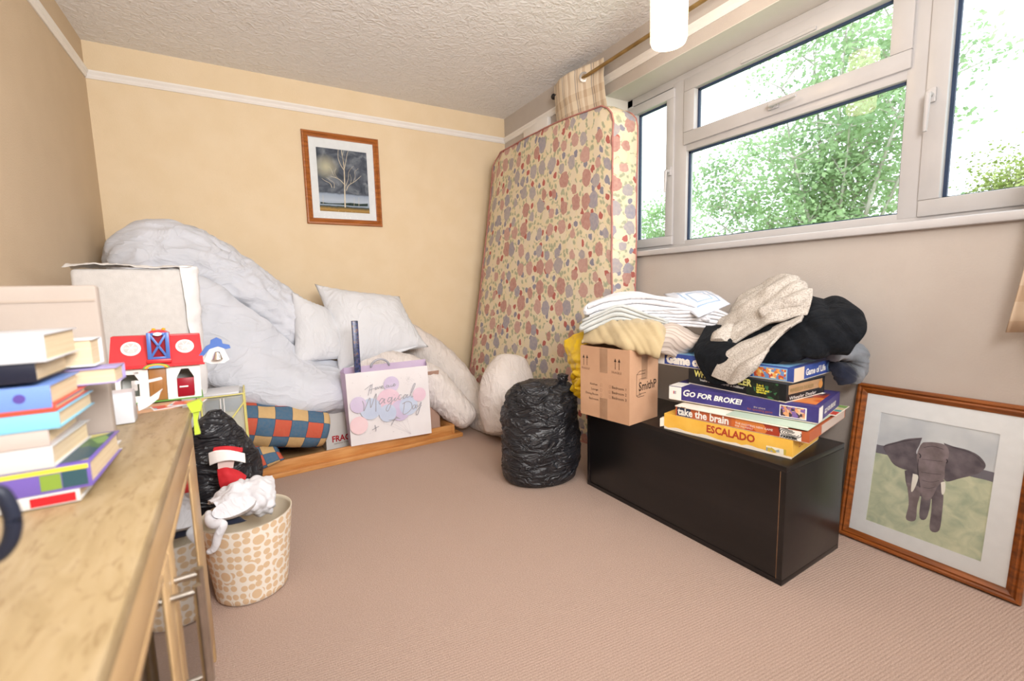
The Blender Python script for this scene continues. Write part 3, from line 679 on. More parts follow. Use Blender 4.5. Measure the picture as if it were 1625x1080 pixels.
def blot(name, pts, m_, k, n=None):
    q = [cv(*p) for p in pts]; q = q+[q[0]]; s_ = spline(q, len(pts)*4)[:-1]
    mesh(name, [(x, -.0052-.00025*k, z) for x, z in s_], [tuple(range(len(s_)))], m_, T2)
blot('painted_leg', [(385, 550), (425, 550), (408, 650), (375, 648)], m_e2, 0)
blot('painted_body', [(312, 450), (370, 440), (480, 490), (468, 545), (420, 570), (330, 530)], m_e2, 1)
blot('painted_leg', [(322, 500), (380, 525), (366, 600), (358, 662), (318, 655), (330, 590)], m_e3, 2)
blot('painted_leg', [(430, 540), (476, 535), (472, 640), (458, 708), (420, 700), (427, 620)], m_e1, 2)
blot('painted_ear', [(388, 308), (330, 312), (280, 325), (222, 345), (245, 392), (270, 425), (320, 446), (368, 445), (374, 400), (362, 370), (376, 340)], m_e2, 3)
blot('painted_ear', [(480, 330), (520, 345), (580, 360), (630, 385), (660, 425), (640, 455), (600, 470), (550, 482), (490, 495), (478, 450), (500, 385)], m_e2, 3)
blot('painted_head', [(392, 328), (440, 328), (490, 342), (503, 382), (486, 430), (482, 485), (452, 520), (432, 560), (406, 576), (384, 552), (376, 500), (372, 440), (364, 390), (378, 345)], m_e3, 4)
blot('painted_tusk', [(348, 462), (372, 474), (354, 528), (340, 535)], m_tusk, 5); blot('painted_tusk', [(468, 500), (487, 498), (485, 540), (472, 550)], m_tusk, 5)
m_line = mat('dark_paint_line', '#352f36', '#413a42', 30, .8)
Lx = lambda pts, w_: (spline([cv(*q) for q in pts], 10), w_)
strokes(T2, 'painted_wrinkle', [Lx([(395, 350), (435, 345), (480, 358)], .0012), Lx([(388, 400), (430, 405), (475, 410)], .001), Lx([(385, 455), (430, 462), (470, 465)], .001), Lx([(388, 490), (425, 498), (460, 492)], .001), Lx([(392, 520), (420, 525), (445, 518)], .001), Lx([(375, 375), (382, 385), (378, 395)], .003), Lx([(492, 400), (497, 408), (492, 418)], .003), Lx([(224, 345), (300, 325), (385, 312)], .0015), Lx([(520, 350), (600, 375), (652, 420)], .001), Lx([(372, 400), (370, 450), (380, 520)], .0015)], (0, -.0068, 0), (1, 0, 0), (0, 0, 1), m_line)

# ------------------------------------------------------------------ black storage unit, cardboard box and board games
m_blk = mat('black_brown_laminate', '#121011', '#1a1617', 3, .32, .06, 200, .5, stretch=(1, 1, 6))
m_edge = mat('worn_laminate_edge', '#8f6a4c', '#a5805e', 30, .6)
UA = .0294
unit = thing('storage_unit', 'low black-brown storage unit under the window carrying a cardboard box and board games', 'cabinet', (1.405, .745, 0), UA)
UL, UD, UH = .93, .385, .398; tk = .018
def ubox(n, *a, m=m_blk, bev=.0012): return BM().box(*a, bev).build(n, m, unit, False, 40)
ubox('top', 0, UD, 0, UL, UH-tk, UH); ubox('bottom', 0, UD, 0, UL, 0, tk)
ubox('side_panel', 0, UD, 0, tk, tk+.0005, UH-tk-.0005); ubox('side_panel', 0, UD, UL-tk, UL, tk+.0005, UH-tk-.0005)
ubox('front_panel', .002, tk, tk+.0016, UL-tk-.0016, tk+.0005, UH-tk-.0005); ubox('back_panel', UD-.008, UD-.001, tk+.001, UL-tk-.001, tk+.001, UH-tk-.001)
ubox('worn_edge', .0005, .0018, tk+.0001, tk+.0015, .01, UH-tk-.002, m=m_edge, bev=0)

m_card = mat('brown_cardboard', '#bd9577', '#c9a283', 4, .9, .1, 90, .1)
m_tape = mat('brown_parcel_tape', '#9c7a60', '#a8876c', 14, .35, 0, None, .4)
m_ink = mat('black_ink', '#3a2c24', '#43332a', 10, .9)
m_ink2 = mat('faded_ink', '#7a5a47', '#84634f', 10, .9)
cb = thing('cardboard_box', 'brown cardboard moving box with up arrows and printed room names on the black unit', 'box', (1.308, 1.322, UH+.001), .155)
CL, CDp, CHt = .266, .20, .308
BM().box(0, .004, 0, CL, 0, CHt).box(CDp-.004, CDp, 0, CL, 0, CHt).box(0.004, CDp-.004, 0, .004, 0, CHt).box(.004, CDp-.004, CL-.004, CL, 0, CHt).box(.004, CDp-.004, .004, CL-.004, 0, .004).build('box_body', m_card, cb)
BM().poly([(.002, .002, CHt), (CDp-.002, .002, CHt), (CDp-.01, .125, CHt-.018), (.01, .125, CHt-.018)], (0, 0, .004)).build('flap', m_card, cb)
BM().poly([(.002, CL-.002, CHt), (CDp-.002, CL-.002, CHt), (CDp-.01, CL-.125, CHt-.012), (.01, CL-.125, CHt-.012)], (0, 0, .004)).build('flap', m_card, cb)
BM().poly([(.001, .004, CHt), (.001, CL-.004, CHt), (.09, CL-.02, CHt-.03), (.09, .02, CHt-.03)], (0, 0, .003)).build('flap', m_card, cb)
FX, FY, FZ = (0, -1, 0), (0, 0, 1), None              # front face: text runs -Y, up Z
yc = CL*.5
panel(cb, 'tape', (0, yc+.022, CHt*.66), FX, FY, .042, CHt*.34, m_tape); panel(cb, 'tape', (0, yc+.022, 0), FX, FY, .042, CHt*.3, m_tape)
panel(cb, 'tape', (CDp*.5-.02, 0, CHt*.58), (1, 0, 0), FY, .042, CHt*.42, m_tape)
def arrow(y, z):
    for d in (0, .02):
        q = y-d
        v = [(-.0006, q+.0012, z), (-.0006, q-.0012, z), (-.0006, q-.0012, z+.034), (-.0006, q+.0012, z+.034), (-.0006, q+.006, z+.032), (-.0006, q-.006, z+.032), (-.0006, q, z+.047)]
        mesh('arrow', v, [(0, 1, 2, 3), (4, 5, 6)], m_ink, cb)
arrow(CL-.02, .225); arrow(.072, .225)
text(cb, 'FRAGILE', (0, CL-.008, .207), FX, FY, .013, m_ink2); text(cb, 'FRAGILE', (0, .09, .207), FX, FY, .014, m_ink2)
for k, (a, b_) in enumerate((('Kitchen', 'Bedroom 1'), ('Lounge', 'Bedroom 2'), ('Dining Room', 'Bedroom 3'), ('Bathroom', ''))):
    z = .142-k*.022
    text(cb, a, (0, yc+.03+.0065*len(a), z), FX, FY, .0135, m_ink)
    if b_: text(cb, b_, (0, yc-.045, z), FX, FY, .0165, m_ink)
    for yy in ((yc+.018, yc-.03) if b_ else (yc+.018,)):
        strokes(cb, 'tick_box', [([(0, 0), (.009, 0), (.009, .011), (0, .011), (0, 0)], .0008)], (0, yy, z), FX, FY, m_ink2)
text(cb, 'SmithP', (.062, 0, .135), (1, 0, 0), FY, .052, m_ink, bold=.0006, fit=.125)
strokes(cb, 'logo_outline', [([(.078, .118), (.046, .118), (.046, .205), (.105, .205)], .0022), ([(.112, .122), (.066, .122)], .002), ([(.066, .118), (.066, .185), (.112, .185)], .0018), ([(.046, .205), (.066, .218), (.108, .218)], .0018), ([(.046, .118), (.058, .11), (.1, .11)], .0022)], (0, 0, 0), (1, 0, 0), FY, m_ink)

# print materials: a busy little picture
def busy(name, cols, scale, rough=.35):
    m, nt, b = new_mat(name, rough, .4); u = nd(nt, 'ShaderNodeUVMap'); v_ = nd(nt, 'ShaderNodeTexVoronoi', Scale=scale, Randomness=1.0); nt.links.new(u.outputs[0], v_.inputs['Vector'])
    s_ = nd(nt, 'ShaderNodeSeparateColor'); nt.links.new(v_.outputs['Color'], s_.inputs[0])
    nt.links.new(ramp(nt, s_.outputs[0], [(i/len(cols), c) for i, c in enumerate(cols)], 'CONSTANT'), b.inputs['Base Color']); return m
def pm(name, c1, c2=None, rough=.4, sc=18): return mat(name, c1, c2 or c1, sc, rough, .05, 200, .35)
m_yel = pm('yellow_game_card', '#eeb94b', '#f4c459'); m_cardw = pm('worn_white_card', '#e9dfcf', '#f1e9dc'); m_redp = pm('red_print', '#b5442f'); m_purp = pm('purple_game_card', '#3a3472', '#443e80')
m_dark = pm('black_game_card', '#16191c', '#1d2226'); m_blue = pm('blue_game_card', '#35498f', '#4059a3'); m_blue2 = pm('light_blue_print', '#7fb2da'); m_wht = pm('white_print', '#f0eee8'); m_lemon = pm('lemon_print', '#e6dc4a'); m_brownp = pm('brown_box_side', '#a3835f', '#b28f6a'); m_pinkp = pm('pinkish_grey_print', '#c9b9ad'); m_pgreen = pm('pale_green_card', '#b9cbb9')
m_pic = busy('orange_busy_print', ['#d9793a', '#e9b25b', '#c4523a', '#f0dfb8', '#6d8fc0', '#e59a54'], 120)
m_pic2 = busy('purple_busy_print', ['#8f6a8f', '#c98a6a', '#3f3340', '#d9b59a', '#7a5ea0', '#e0a070'], 120)
m_green = busy('green_dotted_print', ['#1d2a22', '#1b231f', '#222d24', '#3b6b45', '#1a1f1d', '#1d2521'], 90)
m_rainb = busy('orange_blue_wash_print', ['#c9884f', '#8d93a0', '#d9a45c', '#7a7480', '#b9613b', '#cdbb9a'], 22)
m_sunset = busy('red_orange_wash_print', ['#c4502c', '#a8402a', '#d9823f', '#7d3a35', '#c96a35', '#5d3340'], 16)
m_board = busy('board_squares_print', ['#c9452c', '#3f8f8a', '#d9c98a', '#7fa85a', '#e0d5b5', '#b5653f'], 26)
def game(name, label, pose, zb, mcard, lid=True, mtop=None):
    x, y, th, Lg, D, h = pose
    t = thing(name, label, 'game box', (x, y, zb), -th, 'stack of old board games on the black unit')
    lh = h*.93
    bb = BM().box(.0018, D-.0018, .0018, Lg-.0018, 0, h-.002); bb.build('base_tray', m_cardw, t)
    bb = BM().box(0, D, 0, Lg, h-.0018, h).box(0, .0016, 0, Lg, h-lh, h-.0018).box(D-.0016, D, 0, Lg, h-lh, h-.0018).box(.0016, D-.0016, 0, .0016, h-lh, h-.0018).box(.0016, D-.0016, Lg-.0016, Lg, h-lh, h-.0018)
    bb.build('lid', mcard, t); return t, Lg, D, h
G = {}
z = UH+.001
# ESCALADO
pose = (1.482, .772, -.181, .458, .266, .062); g, Lg, D, h = game('board_game', 'yellow board game at the bottom of the stack lettered in red ESCALADO', pose, z, m_yel)
text(g, 'ESCALADO', (0, Lg*.62, h*.42), FX, FY, .038, m_redp, bold=.0012, fit=Lg*.37)
panel(g, 'label_picture', (0, Lg*.17, h*.14), FX, FY, .06, .018, busy('small_label_print', ['#9fb0b8', '#e8e0c8', '#c9b04a', '#8fa3ad', '#f0ead8'], 60))
v, f = [], []; rng = random.Random(4); N_ = 26
for i in range(N_+1):
    q = Lg*i/N_; v += [(-.0005, q, 0), (-.0005, q, .006+.009*rng.random()*(1 if i % 3 else .5))]
    if i: f.append((2*i-2, 2*i, 2*i+1, 2*i-1))
mesh('torn_edge', v, f, m_cardw, g)
text(g, 'ESCALADO', (.06, 0, h*.4), (1, 0, 0), FY, .03, m_redp, fit=.12)
for q in ((0, .004), (.262, .004)): pass
BM().poly([(-.004, Lg+.001, .01), (-.008, Lg+.014, .006), (.02, Lg+.016, .008), (.022, Lg+.001, .012)], (0, 0, .034)).build('torn_corner', m_cardw, g)
z += h+.001
# take the brain
pose = (1.491, .727, -.186, .455, .40, .036); g, Lg, D, h = game('board_game', 'worn board game lettered take the brain with a coloured board beneath its lid', pose, z, m_rainb)
panel(g, 'sunset_print', (0, Lg*.53, 0.003), FX, FY, Lg*.4, h-.004, m_sunset, .0004); panel(g, 'dark_print', (0, Lg*.985, .003), FX, FY, Lg*.12, h*.9, pm('dark_blue_print', '#2d3a55'), .0003)
text(g, 'take the brain', (0, Lg*.98, h*.2), FX, FY, .040, m_wht, bold=.0012, fit=Lg*.43, lift=.0009)
text(g, 'THE EXCITING NEW GAME', (0, Lg*.50, h*.45), FX, FY, .010, m_wht, lift=.0009); text(g, 'FOR THE FAMILY', (0, Lg*.50, h*.2), FX, FY, .008, m_wht, lift=.0009)
panel(g, 'maker_label', (0, Lg*.185, h*.05), FX, FY, .062, h*.9, m_wht, .0006)
for k in range(4):
    c_ = [(.031+(.008+.006*k)*1.2*math.cos(a), .018+(.003+.0034*k)*math.sin(a)) for a in np.linspace(.3+k*.5, 5.2+k*.5, 22)]
    strokes(g, 'swirl_emblem', [(c_, .0022)], (0, Lg*.185, h*.1), FX, FY, m_dark, .0010)
text(g, 'PARKER', (0, Lg*.18, h*.1), FX, FY, .010, m_dark, bold=.0006, fit=.05, lift=.0012)
panel(g, 'board_edge_print', (.12, 0, .004), (1, 0, 0), FY, D-.13, h-.006, m_pinkp)
z += h+.001
fb_ = BM().box(-.004, .30, .03, .45, 0, .004).box(-.002, .38, -.012, .2, .0041, .0075); 
bt = thing('game_board', 'faded folded game boards lying loose between two game boxes', 'game board', (1.491, .727, z), .186)
BM().box(-.006, .28, .06, .455, 0, .0042, .001).build('folded_board', m_cardw, bt, False, 40); BM().box(-.004, .30, .004, .26, .0043, .0075, .001).build('folded_board', m_pgreen, bt, False, 40)
BM().box(.23, .40, -.012, .10, .0076, .0098).build('folded_board', m_cardw, bt)
for k, (cc_, a, b_) in enumerate((('#c9452c', .235, .285), ('#4f9a94', .29, .315), ('#d8c892', .32, .35), ('#86ad62', .355, .395))):
    panel(bt, 'board_print', (a, -.010, .0098), (1, 0, 0), (0, 1, 0), b_-a, .10, pm('board_colour_%d' % k if 0 else 'board_print_'+cc_[1:], cc_), .0003)
panel(bt, 'tape', (-.006, .43, .0003), FX, FY, .02, .0035, m_tape, .0005)
z += .0105
# GO FOR BROKE
pose = (1.562, .738, -.236, .513, .297, .056); g, Lg, D, h = game('board_game', 'purple board game lettered GO FOR BROKE! in white capitals', pose, z, m_purp)
panel(g, 'white_end_print', (0, Lg, .002), FX, FY, Lg*.1, h-.004, m_wht); panel(g, 'white_top_print', (.0, Lg*.9, h), FX, (1, 0, 0), -Lg*.1, .08, m_wht)
def maker(g, yy, zz, s): 
    for k, cc_ in enumerate(('#c94a4a', '#8f9ab5', '#b5a9a0')): panel(g, 'maker_emblem', (0, yy-k*s*.35, zz), FX, FY, s*.3, s, pm('emblem_'+cc_[1:], cc_), .0009)
maker(g, Lg*.965, h*.45, .012)
text(g, 'G', (0, Lg*.885, h*.42), FX, FY, .036, m_wht, shear=.25, bold=.001); text(g, 'O FOR BROKE!', (0, Lg*.835, h*.43), FX, FY, .027, m_wht, shear=.25, bold=.001, fit=Lg*.38)
text(g, 'the unique', (0, Lg*.38, h*.38), FX, FY, .009, m_pinkp); text(g, 'fun spending game', (0, Lg*.42, h*.2), FX, FY, .011, pm('rust_print', '#a3553f'))
panel(g, 'picture_border', (0, Lg*.22, h*.12), FX, FY, Lg*.155, h*.72, m_wht, .0005); panel(g, 'picture_print', (0, Lg*.215, h*.17), FX, FY, Lg*.143, h*.62, m_pic2, .0009)
panel(g, 'cream_end_print', (0.002, 0, .003), (1, 0, 0), FY, .05, h-.006, m_wht); text(g, 'GO FOR BROKE!', (.075, 0, h*.35), (1, 0, 0), FY, .022, m_wht, shear=.25, bold=.0006, fit=.16)
panel(g, 'lid_print', (.03, .015, h), (1, 0, 0), (0, 1, 0), .2, .16, m_sunset); text(g, 'BROKE!', (.235, .03, h), (0, 1, 0), (-1, 0, 0), .03, m_wht, shear=.2, bold=.001, lift=.0012)
z += h+.001
# WHEELER DEALER
pose = (1.530, .825, .0, .39, .245, .063); g, Lg, D, h = game('board_game', 'black and green board game lettered WHEELER DEALER', pose, z, m_dark)
panel(g, 'green_print', (0, Lg*.36, .003), FX, FY, Lg*.30, h-.006, m_green)
m_stripe = pm('yellow_white_print', '#d9d45a', '#e8e29a', sc=140)
text(g, 'WHEELER DEALER', (0, Lg*.93, h*.56), FX, FY, .034, m_stripe, bold=.0012, fit=Lg*.62)
text(g, "'make the deal worth a million'", (0, Lg*.86, h*.32), FX, FY, .012, m_wht, bold=.0002, shear=.2, fit=Lg*.48)
for k, tt in enumerate(('2 to 6', 'players', 'aged 8 and', 'upwards')): text(g, tt, (0, Lg*.265, h*(.66-.13*k)), FX, FY, .0105, m_lemon, bold=.0003)
panel(g, 'brown_end_print', (.012, 0, h*.42), (1, 0, 0), FY, D-.03, h*.5, m_brownp); text(g, 'Wheeler Dealer', (.02, 0, h*.12), (1, 0, 0), FY, .016, m_wht, shear=.2, fit=.17)
text(g, 'WHEELER DEALER', (.02, 0, h*.52), (1, 0, 0), FY, .02, pm('olive_print', '#8a7a4a'), fit=.15, lift=.0012); disc(g, 'heart_print', (.215, 0, h*.6), (1, 0, 0), FY, .014, pm('rust_heart_print', '#c58a4a'), .0014)
z += h+.001
# GAME OF LIFE
pose = (1.564, .822, -.084, .578, .35, .05); g, Lg, D, h = game('board_game', 'blue board game lettered Game of Life on top of the stack under the clothes', pose, z, m_blue)
panel(g, 'white_end_print', (0, Lg, .001), FX, FY, Lg*.115, h-.002, m_wht); maker(g, Lg*.955, h*.45, .012)
text(g, 'Game of Life', (0, Lg*.87, h*.22), FX, FY, .046, m_wht, bold=.0034, fit=Lg*.42)
text(g, 'the family', (0, Lg*.285, h*.52), FX, FY, .011, m_wht); text(g, 'game', (0, Lg*.27, h*.26), FX, FY, .011, m_wht)
panel(g, 'picture_border', (0, Lg*.235, h*.07), FX, FY, Lg*.2, h*.84, m_blue2, .0005); panel(g, 'picture_print', (0, Lg*.229, h*.14), FX, FY, Lg*.188, h*.70, m_pic, .0009)
panel(g, 'cream_end_print', (.002, 0, .001), (1, 0, 0), FY, .075, h-.002, pm('cream_print', '#e0cfba')); text(g, 'Game of Life', (.09, 0, h*.3), (1, 0, 0), FY, .032, m_wht, bold=.001, fit=.16)
disc(g, 'wheel_print', (.285, 0, h*.5), (1, 0, 0), FY, .026, m_pic, .0009, ry=.022)
panel(g, 'lid_print', (.006, .02, h), (1, 0, 0), (0, 1, 0), .22, .5, m_blue2)
ZL = z+h

# ------------------------------------------------------------------ laundry on the box and games
def cloth(name, c1, c2=None, sc=30, rough=.95, bump=.3, bs=260, sheen=.15, **k): return mat(name, c1, c2 or c1, sc, rough, bump, bs, .1, sheen=sheen, **k)
m_wcot = cloth('white_cotton', '#d3d3d8', '#dadade', 8, bump=.25, bs=60, wr=.4, wsc=12, wd=.015); m_gblan = cloth('blue_grey_blanket', '#b4b8b7', '#bfc2bf'); m_cream_s = cloth('cream_bed_sheet', '#ad9a76', '#b8a581', 10, bump=.4, bs=40)
m_grstr, nt, b = new_mat('grey_beige_striped_cloth', .95, .1); uvn = nd(nt, 'ShaderNodeUVMap'); sx = nd(nt, 'ShaderNodeSeparateXYZ'); nt.links.new(uvn.outputs[0], sx.inputs[0])
nt.links.new(ramp(nt, math_(nt, 'FRACT', math_(nt, 'MULTIPLY', sx.outputs[1], 55)), [(0, '#b9aba0'), (.6, '#c6b9ae'), (.8, '#a89a90')]), b.inputs['Base Color'])
LX = Vector((.746, -.666, 0)); LY = Vector((.666, .746, 0)); LO = Vector((1.238, 1.575, 0))
def LM(x, y, z): m_ = Matrix((( LX.x, LY.x, 0, 0), (LX.y, LY.y, 0, 0), (0, 0, 1, 0), (0, 0, 0, 1))); m_.translation = LO+LX*x+LY*y+Vector((0, 0, z)); return m_
zb_ = UH+CHt+.003
cs = sheet('cream_sheet', [[P(928, 527, x=1.42), P(960, 510, x=1.46), P(1000, 506, x=1.5), P(1040, 508, x=1.56), P(1052, 520, x=1.58)],
                           [P(930, 520, x=1.33), P(962, 512, x=1.36), P(1003, 511, x=1.40), P(1042, 514, x=1.45), P(1054, 526, x=1.48)],
                           [P(926, 533, x=1.285), P(960, 530, x=1.31), P(1000, 530, x=1.345), P(1035, 538, x=1.385), P(1051, 546, x=1.41)],
                           [P(924, 544, x=1.275), P(960, 545, x=1.295), P(1000, 553, x=1.325), P(1030, 562, x=1.36), P(1046, 566, x=1.39)],
                           [P(940, 540, x=1.36), P(970, 541, x=1.37), P(1003, 548, x=1.39), P(1030, 556, x=1.43), P(1044, 560, x=1.46)]],
           m_cream_s, None, 70, 44, .006, .006, 10, 3, fold=.010, fdir=(.75, -.6, .5), fsc=26)
tag(cs, 'crumpled cream bed sheet folded on the cardboard box beside the yellow carrier bag', 'sheet', 'folded laundry on the box and games')
gs = sheet('striped_cloth', [[P(1046, 512, x=1.55), P(1075, 515, x=1.62), P(1105, 530, x=1.68), P(1128, 525, x=1.74)],
                             [P(1046, 520, x=1.47), P(1072, 522, x=1.53), P(1100, 540, x=1.58), P(1122, 532, x=1.66)],
                             [P(1044, 538, x=1.43), P(1062, 541, x=1.48), P(1080, 553, x=1.54), P(1108, 545, x=1.62)],
                             [P(1048, 557, x=1.46), P(1062, 562, x=1.50), P(1078, 563, x=1.555), P(1100, 556, x=1.63)],
                             [P(1054, 552, x=1.53), P(1068, 556, x=1.56), P(1082, 557, x=1.60), P(1102, 550, x=1.67)]], m_grstr, None, 50, 40, .006, .006, 12, 5, fold=.008, fdir=(.3, -.5, .8), fsc=30)
tag(gs, 'grey-beige striped cloth rolled up beside the cream sheet on the board games', 'cloth', 'folded laundry on the box and games')
for k, (nm, x0, y0, z0, Lg, Dp, ly, t_, mm, sd, dr, rdg, lb) in enumerate((
    ('folded_sheet', .12, .04, .795, .51, .24, 6, .011, m_wcot, 8, .03, .0, 'thin white sheet folded in layers under the blue-grey blanket'),
    ('folded_blanket', .03, .02, .800, .36, .27, 4, .0165, m_gblan, 2, .05, .03, 'pale blue-grey blanket folded beneath the white towel'),
    ('folded_towel', .05, .04, .864, .47, .28, 3, .023, m_wcot, 5, .06, .012, 'thick white towel folded on top of the laundry pile'))):
    o = folded(nm, Lg, Dp, ly, t_, mm, LM(x0, y0, z0), sd, .014, 1.03, dr, rdg); tag(o, lb, 'linen', 'folded laundry on the box and games')
m_plast, nt, b = new_mat('white_plastic_packet', .25, .5); uvn = nd(nt, 'ShaderNodeUVMap'); mp = nd(nt, 'ShaderNodeMapping'); nt.links.new(uvn.outputs[0], mp.inputs[0])
sx = nd(nt, 'ShaderNodeSeparateXYZ'); nt.links.new(uvn.outputs[0], sx.inputs[0])
ax_ = math_(nt, 'ABSOLUTE', math_(nt, 'SUBTRACT', sx.outputs[0], .5)); ay_ = math_(nt, 'ABSOLUTE', math_(nt, 'SUBTRACT', sx.outputs[1], .5)); mxv = math_(nt, 'MAXIMUM', ax_, ay_)
nt.links.new(ramp(nt, mxv, [(0, '#d9dce6'), (.17, '#9db4cf'), (.21, '#d9dde8'), (.29, '#97aecb'), (.33, '#d4d9e4')], 'CONSTANT'), b.inputs['Base Color'])
pk = pillow('plastic_packet', [P(1052, 466, x=1.76), P(1128, 462, x=1.86), P(1160, 482, x=1.78), P(1108, 504, x=1.58)], .05, m_plast, None, 26, .02, .004, 18, 4)
tag(pk, 'glossy white plastic packet with pale blue outline lying on the laundry pile', 'packet')

m_blackknit = cloth('black_knit', '#0e1014', '#15181d', 60, bump=.6, bs=300, sheen=.03, wr=.5, wsc=8, wd=.02)
m_heather, nt, b = new_mat('heather_grey_knit', .95, .1); tc = nd(nt, 'ShaderNodeTexCoord')
n1 = nd(nt, 'ShaderNodeTexNoise', Scale=220.0, Detail=2.0); nt.links.new(tc.outputs['Object'], n1.inputs['Vector']); n2 = nd(nt, 'ShaderNodeTexNoise', Scale=9.0, Detail=3.0); nt.links.new(tc.outputs['Object'], n2.inputs['Vector'])
c = ramp(nt, n1.outputs['Fac'], [(.3, '#8f8780'), (.5, '#b7b0a8'), (.7, '#cbc5be')]); c = mixc(nt, math_(nt, 'MULTIPLY', n2.outputs['Fac'], .35), c, '#b5a899'); nt.links.new(c, b.inputs['Base Color'])
bp = nd(nt, 'ShaderNodeBump', Strength=.5, Distance=.004); nt.links.new(n1.outputs['Fac'], bp.inputs['Height']); nt.links.new(bp.outputs[0], b.inputs['Normal'])
m_navy = cloth('dark_navy_cloth', '#1d2130', '#272c3d', 20); m_greyc = cloth('grey_blue_cloth', '#6b7076', '#8b9097', 14)
# grey and navy cloths at the back right
g1 = tube('grey_cloth', [P(1315, 560, x=1.80), P(1340, 556, x=1.86), P(1358, 566, x=1.90), P(1352, 592, x=1.90), P(1338, 596, x=1.875)], [.03, .04, .036, .036, .02], m_greyc, None, 60, 30, .012, 14, 3, .008, 30)
tag(g1, 'crumpled blue-grey cloth hanging off the back of the games below the black jumper', 'cloth')
g2 = tube('navy_cloth', [P(1325, 575, x=1.865), P(1338, 592, x=1.845), P(1344, 607, x=1.85)], [.02, .030, .022], m_navy, None, 40, 24, .010, 16, 6, .006, 34)
tag(g2, 'small dark navy cloth drooping behind the Game of Life box', 'cloth')
# black jumper: heaped body plus a tail hanging over the front of the boxes
bj = thing('black_jumper', 'black knitted jumper heaped on the board games under the grey cardigan', 'jumper', (1.72, .98, ZL))
sheet('body', [[P(1150, 520, x=1.86), P(1230, 490, x=1.90), P(1290, 482, x=1.93), P(1345, 486, x=1.92), P(1372, 520, x=1.88)],
               [P(1130, 520, x=1.76), P(1220, 482, x=1.82), P(1290, 476, x=1.86), P(1345, 480, x=1.85), P(1376, 508, x=1.82)],
               [P(1125, 540, x=1.66), P(1215, 505, x=1.70), P(1290, 500, x=1.74), P(1345, 506, x=1.76), P(1374, 528, x=1.76)],
               [P(1125, 560, x=1.60), P(1210, 548, x=1.62), P(1280, 532, x=1.67), P(1330, 535, x=1.71), P(1360, 545, x=1.74)],
               [P(1130, 572, x=1.59), P(1200, 575, x=1.585), P(1270, 566, x=1.61), P(1305, 560, x=1.68), P(1340, 556, x=1.74)],
               [P(1140, 572, x=1.64), P(1205, 573, x=1.64), P(1270, 565, x=1.67), P(1305, 559, x=1.73), P(1335, 553, x=1.79)]], m_blackknit, bj, 80, 60, .01, .010, 9, 4, fold=.016, fdir=(.2, -.75, .75), fsc=13)
sheet('sleeve', [[P(1122, 520, x=1.66), P(1150, 520, x=1.66), P(1190, 540, x=1.66)],
                 [P(1108, 545, x=1.565), P(1140, 545, x=1.57), P(1180, 560, x=1.575)],
                 [P(1104, 560, x=1.535), P(1138, 568, x=1.53), P(1176, 575, x=1.53)],
                 [P(1114, 585, x=1.525), P(1140, 590, x=1.52), P(1168, 590, x=1.52)],
                 [P(1128, 606, x=1.52), P(1140, 610, x=1.515), P(1160, 606, x=1.515)]], m_blackknit, bj, 44, 40, .012, .004, 14, 2, fold=.005, fdir=(.2, -.9, .3), fsc=18)
# grey cardigan draped over it
gc = thing('grey_cardigan', 'pale heather-grey knitted cardigan draped over the black jumper', 'cardigan', (1.68, 1.05, ZL+.1))
sheet('body', [[P(1130, 530, x=1.66), P(1150, 505, x=1.74), P(1178, 470, x=1.82), P(1215, 448, x=1.86), P(1248, 437, x=1.86), P(1262, 446, x=1.88)],
               [P(1136, 540, x=1.62), P(1168, 505, x=1.69), P(1192, 478, x=1.75), P(1222, 458, x=1.79), P(1256, 448, x=1.80), P(1278, 456, x=1.82)],
               [P(1150, 538, x=1.61), P(1172, 512, x=1.655), P(1198, 492, x=1.70), P(1228, 476, x=1.73), P(1262, 466, x=1.75), P(1288, 470, x=1.77)],
               [P(1158, 545, x=1.59), P(1182, 522, x=1.63), P(1206, 504, x=1.665), P(1236, 492, x=1.69), P(1266, 484, x=1.71), P(1287, 482, x=1.73)],
               [P(1166, 544, x=1.585), P(1192, 528, x=1.615), P(1216, 516, x=1.64), P(1242, 508, x=1.665), P(1266, 502, x=1.69), P(1280, 500, x=1.71)]], m_heather, gc, 76, 56, .012, .009, 12, 6, fold=.014, fdir=(.1, .6, .95), fsc=20)
sheet('hanging_panel', [[P(1190, 545, x=1.64), P(1220, 528, x=1.66), P(1250, 512, x=1.68), P(1276, 502, x=1.70)],
                        [P(1172, 548, x=1.57), P(1205, 538, x=1.585), P(1240, 524, x=1.61), P(1268, 512, x=1.64)],
                        [P(1150, 562, x=1.535), P(1182, 562, x=1.54), P(1214, 552, x=1.56), P(1246, 530, x=1.60)],
                        [P(1138, 582, x=1.515), P(1165, 585, x=1.51), P(1192, 578, x=1.51), P(1222, 552, x=1.55)],
                        [P(1131, 596, x=1.51), P(1150, 604, x=1.505), P(1167, 609, x=1.50), P(1190, 588, x=1.515)]], m_heather, gc, 60, 56, .010, .003, 12, 8, fold=.009, fdir=(.2, .8, .75), fsc=16)
tube('cuff', [P(1158, 522, x=1.66), P(1146, 536, x=1.60), P(1142, 546, x=1.575)], [.03, .032, .03], m_heather, gc, 30, 28, .004, 20, 2, .005, 40)
tube('fold', [P(1205, 500, x=1.66), P(1235, 486, x=1.69), P(1262, 478, x=1.71), P(1284, 474, x=1.75)], [.02, .026, .024, .016], m_heather, gc, 46, 24, .005, 14, 9, .004, 30)

